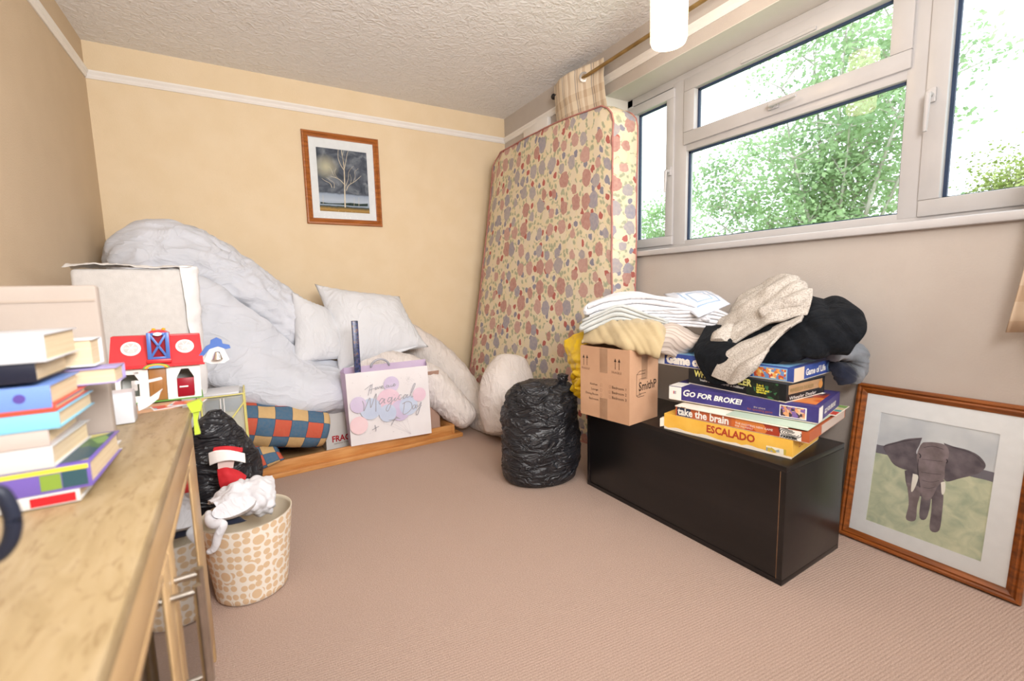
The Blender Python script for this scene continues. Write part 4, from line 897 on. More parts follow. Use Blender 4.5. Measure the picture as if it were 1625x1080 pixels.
# ------------------------------------------------------------------ carrier bag and bin bag at the end of the unit
m_yelbag = mat('yellow_carrier_plastic', '#e0b80e', '#edc928', 9, .3, .5, 30, .5)
yb = thing('carrier_bag', 'crumpled yellow plastic carrier bag squeezed between the bin bag and the cardboard box', 'bag', (1.36, 1.64, UH))
sheet('bag_film', [[P(896, 542, x=1.335), P(912, 531, x=1.345), P(930, 525, x=1.355), P(945, 527, x=1.39)],
                   [P(898, 560, x=1.33), P(914, 556, x=1.31), P(930, 552, x=1.325), P(945, 552, x=1.39)],
                   [P(907, 584, x=1.345), P(917, 582, x=1.305), P(930, 580, x=1.315), P(944, 580, x=1.39)],
                   [P(908, 604, x=1.345), P(918, 602, x=1.31), P(930, 604, x=1.315), P(944, 606, x=1.39)],
                   [P(909, 622, x=1.36), P(918, 630, x=1.33), P(930, 636, x=1.33), P(942, 640, x=1.39)]], m_yelbag, yb, 36, 50, .004, .009, 22, 3, fold=.010, fdir=(.3, .2, 1), fsc=30)
tube('bag_handle', [P(908, 600, x=1.33), P(914, 592, x=1.31), P(926, 598, x=1.305), P(916, 612, x=1.31), P(925, 618, x=1.31)], [.008, .012, .012, .012, .008], m_yelbag, yb, 40, 16, .004, 40, 2, .004, 80)
m_bin = mat('black_bin_liner', '#1d1d21', '#292a2f', 12, .36, .6, 40, .5, detail=6, wr=.8, wsc=8, wst=(1, 1, 2.6), wd=.03)
rb = thing('bin_bag', 'full black bin bag standing on the carpet against the left end of the black unit', 'bin bag', (1.222, 1.885, 0), 0)
sack('bag_body', (1.246, 1.89, .001), .212, .178, .50, m_bin, rb, [(0, .02), (0, .72), (.02, .90), (.12, 1.0), (.35, 1.0), (.6, .96), (.8, .9), (.92, .76), (.975, .5), (1.0, .15), (1.0, .01)], 4, .022, 5, .014, 15, 72, 84)
bk_ = P(903, 612, y=1.80)
sack('knot', (1.345, 1.825, .445), .035, .035, .085, m_bin, rb, [(0, .02), (0, .9), (.3, 1), (.5, .5), (.7, .8), (1, .7), (1, .02)], 8, .006, 20, .008, 40, 28, 28)

# ------------------------------------------------------------------ timber under-bed tray with what lies in it
m_beech = mat('orange_beech', '#c28348', '#d39a5e', 4, .4, .06, 120, .4, stretch=(2, 16, 16)); m_beech_in = mat('plywood_floor', '#b58c62', '#c39c70', 4, .6, .06, 120, .3, stretch=(2, 14, 14))
TA = math.atan2(2.691-2.608, 1.162+.016); ty0 = 2.603
tray = thing('bed_tray', 'low orange timber under-bed drawer tray on the carpet along the back wall', 'tray', (-.016, 2.608, 0), TA)
X0, X1, Y1 = -.60, 1.16, .80
def tb(n, *a, m=m_beech, bev=.003): return BM().box(*a, bev).build(n, m, tray, False, 40)
tb('front_board', X0+.02, X1-.045, .028, .046, .012, .083); tb('front_lip', X0, X1+.02, .0, .06, 0, .026)
tb('end_board', X1-.045, X1-.025, .028, Y1, .0125, .083, m=m_beech); tb('end_lip', X1-.06, X1+.02, .061, Y1, 0, .026)
tb('end_board', X0, X0+.018, .047, Y1, .0265, .083); tb('back_board', X0+.019, X1-.046, Y1-.018, Y1, .012, .083)
for i in range(5): tb('floor_plank', X0+.02, X1-.061, .064+i*.142, .064+(i+1)*.142-.002, .012, .02, m=m_beech_in, bev=.001)
# checked cushions
m_patch, nt, b = new_mat('red_blue_cream_checked_fabric', .85, .15); uvn = nd(nt, 'ShaderNodeUVMap'); sx = nd(nt, 'ShaderNodeSeparateXYZ'); nt.links.new(uvn.outputs[0], sx.inputs[0])
cu_ = math_(nt, 'FLOOR', math_(nt, 'MULTIPLY', sx.outputs[0], 1/.083)); cv_ = math_(nt, 'FLOOR', math_(nt, 'MULTIPLY', sx.outputs[1], 1/.083))
par = math_(nt, 'MODULO', math_(nt, 'ADD', math_(nt, 'ADD', cu_, cv_), 100), 2); par2 = math_(nt, 'MODULO', math_(nt, 'ADD', cv_, 100), 2)
n1 = nd(nt, 'ShaderNodeTexNoise', Scale=70.0, Detail=3.0); nt.links.new(uvn.outputs[0], n1.inputs['Vector'])
c = mixc(nt, par, mixc(nt, par2, '#c65442', '#cfae7c'), '#33688a'); c = mixc(nt, math_(nt, 'MULTIPLY', n1.outputs['Fac'], .3), c, '#a5835f')
fu = math_(nt, 'ABSOLUTE', math_(nt, 'SUBTRACT', math_(nt, 'FRACT', math_(nt, 'MULTIPLY', sx.outputs[0], 1/.083)), .5)); fv = math_(nt, 'ABSOLUTE', math_(nt, 'SUBTRACT', math_(nt, 'FRACT', math_(nt, 'MULTIPLY', sx.outputs[1], 1/.083)), .5))
c = mixc(nt, math_(nt, 'GREATER_THAN', math_(nt, 'MAXIMUM', fu, fv), .485), c, '#2a4a63')
nt.links.new(c, b.inputs['Base Color']); bp = nd(nt, 'ShaderNodeBump', Strength=.5, Distance=.006); n3 = nd(nt, 'ShaderNodeTexNoise', Scale=26.0, Detail=4.0); nt.links.new(uvn.outputs[0], n3.inputs['Vector']); nt.links.new(n3.outputs['Fac'], bp.inputs['Height']); nt.links.new(bp.outputs[0], b.inputs['Normal'])
o = tube('bolster_cushion', [P(372, 672, y=2.70), P(420, 674, y=2.72), P(470, 677, y=2.74), P(518, 681, y=2.76)], [.105, .112, .11, .10], m_patch, None, 60, 40, .008, 9, 2)
tag(o, 'fat red, blue and cream checked bolster cushion lying across the timber tray', 'cushion')
o = pillow('checked_cushion', [P(340, 706, y=2.74), P(436, 698, y=2.70), P(452, 728, y=2.60), P(360, 772, y=2.56)], .075, None, None, 26, .03, .005, 12, 3)
tag(o, 'smaller checked cushion lying flat beneath the bolster cushion at the tray edge', 'cushion')
m_patch2 = m_patch.copy(); m_patch2.name = 'checked_fabric_square'; o.data.materials.append(m_patch2)
for n_ in m_patch2.node_tree.nodes:
    if n_.type == 'UVMAP':
        mpx = m_patch2.node_tree.nodes.new('ShaderNodeMapping'); mpx.inputs['Scale'].default_value = (.36, .26, 1)
        for l_ in list(n_.outputs[0].links): t_ = l_.to_socket; m_patch2.node_tree.links.remove(l_); m_patch2.node_tree.links.new(mpx.outputs[0], t_)
        m_patch2.node_tree.links.new(n_.outputs[0], mpx.inputs[0]); break
# white FRAGILE box, brown box
m_wcard = mat('white_cardboard', '#d9d5d0', '#e2deda', 6, .8, .05, 80, .2); m_redink = mat('red_ink', '#b3262f', '#bf2f38', 10, .8)
fbx = thing('fragile_box', 'white cardboard box with red FRAGILE print standing in the timber tray', 'box', (.335, 2.83, .0215), TA)
BM().box(0, .34, 0, .17, 0, .30, .002).build('box_body', m_wcard, fbx)
for a in ((.002, .338, .004, .083), (.002, .338, .087, .166)): BM().box(a[0], a[1], a[2], a[3], .3003, .3035).build('lid_flap', m_wcard, fbx)
text(fbx, 'FRAGILE', (.035, 0, .052), (1, 0, 0), FY, .052, m_redink, bold=.0016, fit=.16)
text(fbx, 'HANDLE WITH CARE', (.045, 0, .035), (1, 0, 0), FY, .013, m_ink2)
m_card2 = mat('dull_brown_cardboard', '#b39180', '#bd9c8a', 5, .9, .08, 90, .1)  # slightly darker, greyer brown than the moving-box cardboard
bbx = thing('brown_box', 'open brown cardboard box in the tray behind the gift bag', 'box', (.72, 2.79, .0215), TA)
BM().box(0, .33, 0, .004, 0, .35).box(0, .33, .136, .14, 0, .35).box(0, .004, .004, .136, 0, .35).box(.326, .33, .004, .136, 0, .35).box(.004, .326, .004, .136, 0, .004).build('box_body', m_card2, bbx)
def flapq(p, m_, par): return mesh('flap', p+[q+Vector((0, 0, .004)) for q in p], [(0, 1, 2, 3), (7, 6, 5, 4), (0, 4, 5, 1), (1, 5, 6, 2), (2, 6, 7, 3), (3, 7, 4, 0)], m_, par)
flapq([Vector(q) for q in ((0, .002, .35), (.33, .002, .35), (.325, -.03, .42), (.005, -.03, .42))], m_card2, bbx)
flapq([Vector(q) for q in ((.001, .138, .35), (.329, .138, .35), (.31, .10, .46), (.02, .10, .46))], m_card2, bbx)
flapq([Vector(q) for q in ((.002, .004, .35), (.002, .136, .35), (-.09, .12, .40), (-.09, .02, .40))], m_card2, bbx)
flapq([Vector(q) for q in ((.328, .004, .35), (.328, .136, .35), (.365, .12, .25), (.365, .02, .25))], m_card2, bbx)

# gift bag
m_bagw = mat('white_gift_bag_paper', '#e6e2e4', '#edeaec', 5, .4, .08, 20, .4); m_lil = mat('lilac_paper', '#c9b3cf', '#d2bfd8', 5, .5, .05, 20, .3)
gz = .0265; gA = math.atan2(2.645-2.70, .50)
gb = thing('gift_bag', 'white and lilac party gift bag printed with balloons, standing on the front of the tray', 'gift bag', (.447, 2.660, .0835), -.06)
GW, GH, GDp = .478, .43, .13
def gq(n, pts, m_): 
    a = [Vector(p) for p in pts]; nr = (a[1]-a[0]).cross(a[3]-a[0]).normalized()*.0012
    nn = 8; v = []
    for sd in (0, 1):
        for i in range(nn+1):
            for j in range(nn+1):
                s, t = i/nn, j/nn; q = a[0]*(1-s)*(1-t)+a[1]*s*(1-t)+a[2]*s*t+a[3]*(1-s)*t
                wv_ = .004*nz(q, 7, 3)*math.sin(math.pi*s)*t; v.append(q+nr*sd*-1+nr.normalized()*wv_)
    K = (nn+1)**2; f = []
    for i in range(nn):
        for j in range(nn):
            A, B_, C_, D_ = i*(nn+1)+j, (i+1)*(nn+1)+j, (i+1)*(nn+1)+j+1, i*(nn+1)+j+1
            f += [(A, B_, C_, D_), (K+D_, K+C_, K+B_, K+A)]
    return mesh(n, v, f, m_, gb, False, True)
gq('front_panel', [(0, 0, 0), (GW, 0, 0), (GW-.012, -.012, GH), (-.008, -.006, GH-.004)], m_bagw)
gq('back_panel', [(.004, GDp, 0), (GW-.004, GDp, 0), (GW+.016, GDp-.01, GH+.02), (.0, GDp, GH+.01)], m_lil)
for xa, xt, s_ in ((0, -.008, -1), (GW, GW-.012, 1)):
    xo = xt if s_ < 0 else GW+.016
    gq('gusset', [(xa, .001, .001), (xa+s_*.004, GDp*.5, .001), (xt-s_*.0+s_*.018, GDp*.5, GH), (xt, -.006, GH-.002)], m_lil)
    gq('gusset', [(xa+s_*.004, GDp*.5, .001), (xa, GDp, .001), (xo if s_ > 0 else .0, GDp-.005, GH+.012), (xt+s_*.018, GDp*.5, GH)], m_lil)
BM().box(.002, GW-.002, .002, GDp-.002, .0, .002).build('base', m_bagw, gb)
m_silver = mat('silver_grey_print', '#a3a3ac', '#b2b1bb', 20, .3, 0, None, .5); m_sil2 = mat('pale_silver_print', '#c4c1c8', '#cbc8cf', 20, .4)
cols = {'p': mat('pink_balloon_print', '#e0bfd0', '#e7cbd9', 9, .45), 'b': mat('blue_balloon_print', '#bfcbe2', '#c9d4e8', 9, .45), 'l': mat('lilac_balloon_print', '#cbbedb', '#d5cae3', 9, .45), 's': mat('rose_balloon_print', '#ecccd2', '#efd5da', 9, .45)}
def gp(x, y): return (GW*(x-112)/(1065-112)-.0, GH*(1-(y-215)/(1000-215)*1.0))   # artwork sheet coordinates -> metres
ox, oy, oz = (0, -.0125, 0), (1, 0, 0), (0, 0, 1)
k_ = GW/953
for i, (x, y, r, c_) in enumerate(((600, 380, 90, 'l'), (560, 560, 140, 'p'), (350, 620, 120, 'b'), (215, 560, 90, 'l'), (210, 780, 100, 's'), (690, 680, 120, 'l'), (790, 640, 110, 'b'), (925, 530, 82, 'p'), (540, 690, 100, 'b'))):
    q = gp(x, y); disc(gb, 'balloon_print', (q[0], -.0125-.0001*i, q[1]), (1, 0, 0), (0, 0, 1), r*k_, cols[c_], .0002, 28, r*k_*1.05)
rng = random.Random(9); cf = []
for i in range(34):
    x, y = rng.uniform(150, 1030), rng.uniform(260, 960); q = gp(x, y); cf.append(([(q[0], q[1]), (q[0]+.003, q[1]+.001)], .003))
for i in range(30):
    a, r = rng.uniform(0, 6.28), rng.uniform(0, 70); q = gp(800+r*math.cos(a), 345+r*math.sin(a)*.8); cf.append(([(q[0], q[1]), (q[0]+.0025, q[1])], .0025))
for x0_, y0_ in ((450, 770), (560, 790), (640, 800), (690, 790), (760, 760)): cf.append(([gp(x0_, y0_), gp(800, 960)], .0009))
strokes(gb, 'confetti_print', cf, (0, -.0145, 0), oy, oz, m_sil2, .0003)
# handwriting: pen paths of the three words
HW = {
 'Have a': [[(295, 405), (345, 375), (372, 360), (352, 400), (330, 470)], [(385, 352), (372, 410), (360, 455)], [(340, 418), (372, 408), (410, 400), (425, 392), (412, 415), (426, 412), (440, 392), (446, 410), (466, 388), (478, 402), (500, 392), (492, 384), (482, 396), (490, 410), (512, 398)], [(560, 388), (545, 384), (535, 402), (552, 406), (568, 386), (566, 406), (584, 398)], [(600, 380), (590, 400), (610, 400), (640, 382), (625, 378), (618, 398), (640, 400), (650, 385)]],
 'Magical': [[(262, 520), (275, 570), (272, 630), (310, 560), (345, 498), (348, 560), (350, 605), (385, 530), (420, 462), (412, 540), (404, 655)], [(500, 528), (478, 522), (448, 555), (455, 580), (485, 560), (512, 528), (503, 570), (520, 572)], [(590, 528), (565, 522), (545, 555), (560, 568), (585, 545), (600, 520), (580, 600), (545, 665), (522, 650), (545, 605), (600, 565), (640, 530)], [(640, 530), (625, 560), (640, 562), (662, 540)], [(712, 510), (690, 508), (668, 540), (690, 556), (720, 535)], [(770, 518), (750, 512), (730, 545), (748, 552), (785, 512), (775, 548), (800, 540)], [(800, 540), (850, 470), (882, 405), (862, 412), (825, 500), (828, 548), (850, 540)], [(622, 500), (626, 496)]],
 'Day': [[(742, 600), (730, 660), (718, 725), (770, 718), (825, 670), (820, 610), (770, 590), (715, 612)], [(868, 640), (845, 645), (835, 680), (855, 680), (878, 640), (872, 675), (888, 672)], [(895, 640), (895, 665), (915, 655), (945, 620), (925, 680), (895, 750), (874, 740), (895, 700), (945, 655)]],
 'flourish': [[(545, 768), (600, 770), (640, 760), (680, 770)], [(572, 830), (600, 790), (640, 740)], [(630, 745), (660, 760)], [(350, 850), (400, 830), (430, 820)], [(385, 800), (395, 840), (390, 870)]]}
for wd_, ls in HW.items():
    hl = []
    for p_ in ls:
        q = spline([gp(*a) for a in p_], max(8, len(p_)*6)); hl.append((q, .0042 if wd_ != 'Have a' else .0032))
    strokes(gb, 'handwritten_word', hl, (0, -.0150, 0), oy, oz, m_silver, .0003)
hr = [(.21+.055*math.cos(a), GDp-.01, GH-.005+.05*math.sin(a)) for a in np.linspace(.1, math.pi-.1, 14)]
tube('ribbon_handle', [Vector(q) @ Matrix.Identity(3) for q in hr], [.0025]*14, m_silver, None, 40, 8, 0, 1)
rh = bpy.data.objects[[o.name for o in bpy.data.objects if o.name.startswith('ribbon_handle')][-1]]
rh.data.transform(Matrix.Translation(rh.location)); rh.location = (0, 0, 0); rh.parent = gb
# dark patterned tube standing in the bag
m_tubep, nt, b = new_mat('dark_blue_patterned_wrap', .3, .5); tc = nd(nt, 'ShaderNodeTexCoord'); sx = nd(nt, 'ShaderNodeSeparateXYZ'); nt.links.new(tc.outputs['Object'], sx.inputs[0])
n1 = nd(nt, 'ShaderNodeTexNoise', Scale=60.0, Detail=2.0); nt.links.new(tc.outputs['Object'], n1.inputs['Vector'])
c = ramp(nt, n1.outputs['Fac'], [(0, '#222a45'), (.42, '#323c6a'), (.58, '#7a5a48'), (.64, '#2a3358')], 'CONSTANT')
for zz in (.07, .36, .415): c = mixc(nt, math_(nt, 'LESS_THAN', math_(nt, 'ABSOLUTE', math_(nt, 'SUBTRACT', sx.outputs[2], zz)), .004), c, '#c3c7d2')
c = mixc(nt, math_(nt, 'LESS_THAN', math_(nt, 'ABSOLUTE', math_(nt, 'SUBTRACT', sx.outputs[2], .27)), .010), c, '#c7a98e')
nt.links.new(c, b.inputs['Base Color'])
tp = P(561, 505, y=2.70); bp_ = P(561, 590, y=2.70)
tu = BM().box(-.017, .017, -.013, .013, 0, tp.z-.10, .003).build('gift_tube', m_tubep, None, False, 40); tu.location = (tp.x+.004, 2.70, .0865); tu.data.transform(Matrix.Translation((0, 0, 0)))
tag(tu, 'tall slim dark blue patterned box sticking up out of the gift bag', 'box')

# ------------------------------------------------------------------ bedding heap
m_duv = cloth('white_duvet_cotton', '#ccd0d9', '#d4d7e0', 5, bump=.35, bs=34, sheen=.1, wr=.5, wsc=4.5, wst=(1, 1, 1.6), wd=.03); m_pil = cloth('white_pillow_cotton', '#d6d8dd', '#dddfe4', 5, bump=.3, bs=40, sheen=.1, wr=.45, wsc=5.5, wst=(1.5, 1.5, .8), wd=.025); m_bol = cloth('off_white_stretch_cover', '#ddd5d0', '#e4dcd8', 5, bump=.3, bs=70, sheen=.1, wr=.6, wsc=9, wst=(2.4, 1, .7), wd=.02)
nb_ = BM().box(-.40, .55, 2.98, 3.38, .0215, .44, .06, None, 4).build('storage_bag', cloth('navy_bag_fabric', '#1c2440', '#26305a', 8), None, False, 60); recenter(nb_)
tag(nb_, 'navy fabric storage bag in the tray underneath the white duvets', 'bag')
nv = sheet('navy_blanket', [[P(322, 600, y=2.95), P(350, 604, y=2.95), P(400, 628, y=2.93), P(440, 640, y=2.92)], [P(322, 615, y=2.86), P(350, 618, y=2.85), P(400, 640, y=2.84), P(440, 650, y=2.84)], [P(322, 635, y=2.86), P(350, 640, y=2.86), P(400, 655, y=2.86), P(440, 665, y=2.86)], [P(322, 665, y=2.90), P(350, 668, y=2.90), P(400, 680, y=2.9), P(440, 690, y=2.9)]], m_navy, None, 40, 30, .008, .006, 10, 2, fold=.006, fdir=(1, 0, .3), fsc=20)
tag(nv, 'dark navy blanket edge hanging below the white duvets behind the checked bolster', 'blanket')
o = sheet('duvet', [[P(270, 432, y=3.00), P(330, 455, y=3.00), P(400, 502, y=3.00), P(480, 562, y=2.99), P(560, 580, y=3.02)],
                [P(270, 442, y=2.97), P(330, 464, y=2.96), P(400, 516, y=2.95), P(480, 574, y=2.95), P(558, 588, y=2.97)],
                [P(275, 490, y=2.93), P(335, 512, y=2.89), P(405, 555, y=2.88), P(485, 590, y=2.88), P(556, 600, y=2.88)],
                [P(285, 560, y=2.90), P(340, 572, y=2.82), P(410, 594, y=2.78), P(485, 612, y=2.76), P(552, 622, y=2.80)],
                [P(300, 598, y=2.86), P(350, 606, y=2.78), P(415, 634, y=2.74), P(490, 642, y=2.74), P(548, 640, y=2.80)],
                [P(300, 604, y=2.95), P(350, 612, y=2.90), P(415, 640, y=2.86), P(490, 650, y=2.86), P(545, 648, y=2.90)]], m_duv, None, 120, 90, .035, .016, 5, 4, fold=.011, fdir=(.9, .2, -.5), fsc=9)
tag(o, 'white duvet spread low over the storage bag under the rolled duvet', 'duvet')
o = tube('rolled_duvet', [P(232, 452, y=3.26), P(252, 420, y=3.24), P(300, 422, y=3.22), P(360, 450, y=3.22), P(430, 495, y=3.20), P(492, 540, y=3.18)], [.17, .235, .21, .185, .175, .165], m_duv, None, 150, 80, .026, 5, 7, .016, 13)
tag(o, 'big rolled white duvet sloping down from the left corner against the back wall', 'duvet')
o = pillow('pillow', [P(463, 462, y=3.10), P(520, 488, y=3.16), P(566, 570, y=2.98), P(466, 581, y=2.90)], .16, m_pil, None, 40, .09, .010, 8, 2)
tag(o, 'white pillow standing at the foot of the rolled duvet, behind the other pillow', 'pillow', 'pillows on the bedding heap')
o = pillow('pillow', [P(499, 450, y=3.22), P(634, 470, y=3.24), P(680, 550, y=3.00), P(537, 590, y=2.90)], .24, m_pil, None, 44, .10, .010, 8, 5)
tag(o, 'plump white pillow leaning back on top of the heap above the gift bag', 'pillow', 'pillows on the bedding heap')
o = pillow('pillow', [P(541, 565, y=3.05), P(660, 535, y=3.12), P(664, 549, y=2.97), P(536, 592, y=2.90)], .05, m_pil, None, 30, .03, .006, 9, 8)
tag(o, 'flat white pillow squashed under the plump leaning pillow', 'pillow', 'pillows on the bedding heap')
o = tube('bolster', [P(575, 505, y=3.36), P(640, 540, y=3.34), P(690, 572, y=3.27), P(730, 615, y=3.10), P(765, 664, y=2.84), P(798, 668, y=2.58), P(842, 672, y=2.38)], [.11, .135, .14, .13, .10, .11, .11], m_bol, None, 120, 44, .010, 9, 3, .009, 26, floor=.002)
tag(o, 'long off-white bolster winding from the pillows down onto the carpet', 'bolster', 'off-white bolsters')
o = tube('bolster', [P(565, 592, y=2.99), P(620, 586, y=2.96), P(672, 604, y=2.90), P(712, 636, y=2.82), P(748, 672, y=2.70)], [.085, .118, .122, .105, .07], m_bol, None, 90, 44, .010, 9, 6, .010, 34, floor=.002)
tag(o, 'shorter wrinkled off-white bolster in front, ending pinched on the carpet', 'bolster', 'off-white bolsters')
o = tube('bolster', [P(806, 690, y=2.46), P(804, 655, y=2.50), P(804, 620, y=2.53), P(808, 590, y=2.56), P(811, 562, y=2.58)], [.13, .168, .178, .15, .08], m_bol, None, 90, 50, .008, 7, 9, .003, 20, floor=.002)
tag(o, 'hump of off-white bolster arching up in front of the floral mattress', 'bolster', 'off-white bolsters')

# ------------------------------------------------------------------ light oak cabinet in the foreground
m_oak, nt, b = new_mat('light_oak_worktop', .45, .35); tc = nd(nt, 'ShaderNodeTexCoord'); mp = nd(nt, 'ShaderNodeMapping'); mp.inputs['Scale'].default_value = (7, 1.6, 7); nt.links.new(tc.outputs['Object'], mp.inputs[0])
n1 = nd(nt, 'ShaderNodeTexNoise', Scale=3.0, Detail=6.0, Distortion=2.2); nt.links.new(mp.outputs[0], n1.inputs['Vector'])
mp2 = nd(nt, 'ShaderNodeMapping'); mp2.inputs['Scale'].default_value = (30, 9, 30); nt.links.new(tc.outputs['Object'], mp2.inputs[0])
n2 = nd(nt, 'ShaderNodeTexNoise', Scale=3.0, Detail=4.0, Distortion=1.0); nt.links.new(mp2.outputs[0], n2.inputs['Vector'])
c = ramp(nt, n1.outputs['Fac'], [(.3, '#97825e'), (.5, '#a38e6a'), (.7, '#ab9776')])
fl = ramp(nt, n2.outputs['Fac'], [(.56, '#000000'), (.68, '#ffffff')]); c = mixc(nt, math_(nt, 'MULTIPLY', fl, .55), c, '#7f6644'); nt.links.new(c, b.inputs['Base Color'])
m_oak2 = mat('light_oak_front', '#b4946a', '#c0a177', 4, .45, .08, 60, .35, stretch=(6, 1.5, 6)); m_oakd = mat('inner_dark_oak_board', '#a58259', '#b08e64', 4, .6, 0, stretch=(6, 1.5, 6))  # second oak is a darker wood for the boards inside
m_steel = mat('brushed_steel', '#a9a39b', '#b8b2aa', 40, .3, 0, None, .5, metal=1)
CA = math.atan2(-.143+.117, 1.364-.42)                      # the cabinet is turned a little
cab = thing('sideboard', 'light oak sideboard with glass doors in the left foreground, piled with books and toys', 'sideboard', (-.146, 1.385, 0), -CA)
CW, CDD, CH_, = 1.22, .43, .69                               # local: -Y towards the camera end, -X into the room corner
def kb(n, *a, m=m_oak2, bev=.003, par=cab): return BM().box(*a, bev).build(n, m, par, False, 40)
kb('worktop', -CDD, .0, -CW, .006, CH_-.026, CH_, m=m_oak)
kb('side_panel', -CDD+.01, -.004, -.028, 0, 0, CH_-.0265); kb('side_panel', -CDD+.01, 0, -CW+.004, -CW+.032, 0, CH_-.0265)
kb('back_panel', -CDD+.011, -CDD+.018, -CW+.033, -.029, .06, CH_-.027, m=m_oakd); kb('bottom_shelf', -CDD+.02, -.02, -CW+.033, -.029, .06, .08, m=m_oakd); kb('middle_shelf', -CDD+.02, -.05, -CW+.033, -.029, .33, .345, m=m_oakd)
kb('apron', -.03, -.003, -CW+.033, -.029, CH_-.093, CH_-.0265); kb('plinth', -.04, -.02, -CW+.033, -.029, 0, .059)
m_dglass, nt, b = new_mat('door_glass'); nt.nodes.remove(b); tr = nd(nt, 'ShaderNodeBsdfTransparent'); gl = nd(nt, 'ShaderNodeBsdfGlossy', Roughness=.03); fr = nd(nt, 'ShaderNodeFresnel', IOR=1.6); mx = nd(nt, 'ShaderNodeMixShader'); tr.inputs[0].default_value = (.7, .72, .72, 1)
nt.links.new(fr.outputs[0], mx.inputs[0]); nt.links.new(tr.outputs[0], mx.inputs[1]); nt.links.new(gl.outputs[0], mx.inputs[2]); nt.links.new(mx.outputs[0], nt.nodes['Material Output'].inputs[0])
zt_ = CH_-.095
for k, (ya, yb_, hy) in enumerate(((-.575, -.03, -.555), (-1.185, -.580, -.605))):
    d = BM(); sw = .05; sf = .15 if k == 0 else .06
    d.box(-.022, -.002, ya, ya+sw, .085, zt_, .003).box(-.022, -.002, yb_-sf, yb_, .085, zt_, .003).box(-.022, -.002, ya+sw, yb_-sf, zt_-.012, zt_, .002).box(-.022, -.002, ya+sw, yb_-sf, .085, .085+sw, .002)
    dr = d.build('door', m_oak2, cab, False, 40)
    gp_ = mesh('glass_pane', [(-.005, ya+sw, .085+sw), (-.005, yb_-sf, .085+sw), (-.005, yb_-sf, zt_-.012), (-.005, ya+sw, zt_-.012)], [(0, 1, 2, 3)], m_dglass, dr)
    hb = BM(); hb.rod((-.003, hy, .535), (.032, hy, .535), .005, 10).rod((-.003, hy, .36), (.032, hy, .36), .005, 10).rod((.03, hy, .545), (.03, hy, .35), .0055, 12); hb.build('handle', m_steel, dr, False, 40)

# books stacked with their spines to the left
m_pages = mat('cream_page_edges', '#dcc6a4', '#e6d3b4', 5, .9, .4, 300, .1, stretch=(1, 1, 60))
def book(z0, th, x1, y0, D, col, label, rot=0, Lb=.30, col2=None, flip=False, Lw=.05):
    """spine faces -Y; x1 = right end of the spine; D = depth of the pages"""
    t = thing('book', label, 'book', (x1, y0, z0), rot, 'stack of books on the sideboard'); m_ = pm('cover_'+col[1:], col, rough=.35); ct = .0018
    bb = BM().box(-Lb, 0, .0, D, 0, ct, .0006).box(-Lb, 0, 0, D, th-ct, th, .0006).box(-Lb, 0, -.001, ct, 0, th, .0008); bb.build('cover', m_, t, False, 40)
    if flip: bpy.data.objects[t.name].children[0].data.transform(Matrix.Translation((0, D, 0)) @ Matrix.Scale(-1, 4, (0, 1, 0))); t.children[0].data.flip_normals()
    BM().box(-Lb+.004, -.004, *((.004, D-ct-.0005) if flip else (ct+.0005, D-.004)), ct, th-ct).build('page_block', m_pages, t)
    if col2: panel(t, 'spine_label', (-Lw, -.001, th*.12), (1, 0, 0), FY, Lw-.004, th*.76, pm('spine_'+col2[1:], col2), .0006)
    return t
YS = .826
bz = [.6915, .709, .7445, .7745, .7975, .8205, .8315, .8365, .8625, .889, .9265]
B = lambda k: (bz[k]+.0003, bz[k+1]-bz[k]-.0006)
t = book(*B(0), -.224, YS, .245, '#d3d0cd', 'white paperback with red spine label, bottom of the book stack', .0, col2='#b8242c')
t = book(*B(1), -.210, YS+.002, .17, '#6d5aa8', 'thick purple-spined book with green picture cover, second from the bottom', .0, col2='#33525c', Lw=.030); 
panel(t, 'cover_picture', (-.17, .012, bz[2]-bz[1]-.0006), (1, 0, 0), (0, 1, 0), .165, .15, busy('leafy_cover_print', ['#c9c27a', '#4a6b4a', '#2f4f5f', '#dcd4a0', '#7a9a5a', '#e6dfb8'], 24)); panel(t, 'yellow_band', (-.25, -.001, bz[2]-bz[1]-.008), (1, 0, 0), FY, .248, .006, m_lemon, .0008); panel(t, 'spine_picture', (-.052, -.001, .004), (1, 0, 0), FY, .021, .022, pm('green_spine_print', '#7f9a3f'), .0008)
t = book(*B(2), -.245, YS, .15, '#c8c8c8', 'white-spined book, third from the bottom of the stack', -.03)
t = book(*B(3), -.247, YS+.002, .14, '#bbaea8', 'pinkish-grey book in the lower middle of the stack', .02)
t = book(*B(4), -.234, YS, .16, '#7fc0dc', 'light blue paperback in the middle of the stack', .0)
t = book(*B(5), -.236, YS+.001, .15, '#cf5140', 'thin red-spined paperback on the light blue one', .01)
t = book(*B(6), -.232, YS+.022, .19, '#8f84b8', 'lavender-covered book jutting out towards the toy barn', -.05, Lb=.22) if False else None
t = book(bz[6]-.0047, .0305, -.239, YS, .125, '#6f8fd0', 'mid-blue paperback with a small flower on its spine, above the thin red one', .0)
disc(t, 'flower_print', (-.03, -.001, .016), (1, 0, 0), FY, .006, pm('violet_print', '#5a4a9a'), .0008)
t = book(.8325, .026, -.196, .962, .055, '#9a8fc0', 'short lavender book jutting out of the stack towards the toy barn', .0, Lb=.16, flip=True)
t = book(*B(8), -.250, YS, .13, '#1d2030', 'dark navy-spined paperback near the top of the stack', .0); panel(t, 'spine_title', (-.10, -.001, .006), (1, 0, 0), FY, .06, .004, pm('grey_title_print', '#aeb4c0'), .0008)
t = book(.8625, .044, -.222, .965, .05, '#d2d6db', 'pale book with dark edge sticking out behind the dark navy one', .0, Lb=.17, flip=True)
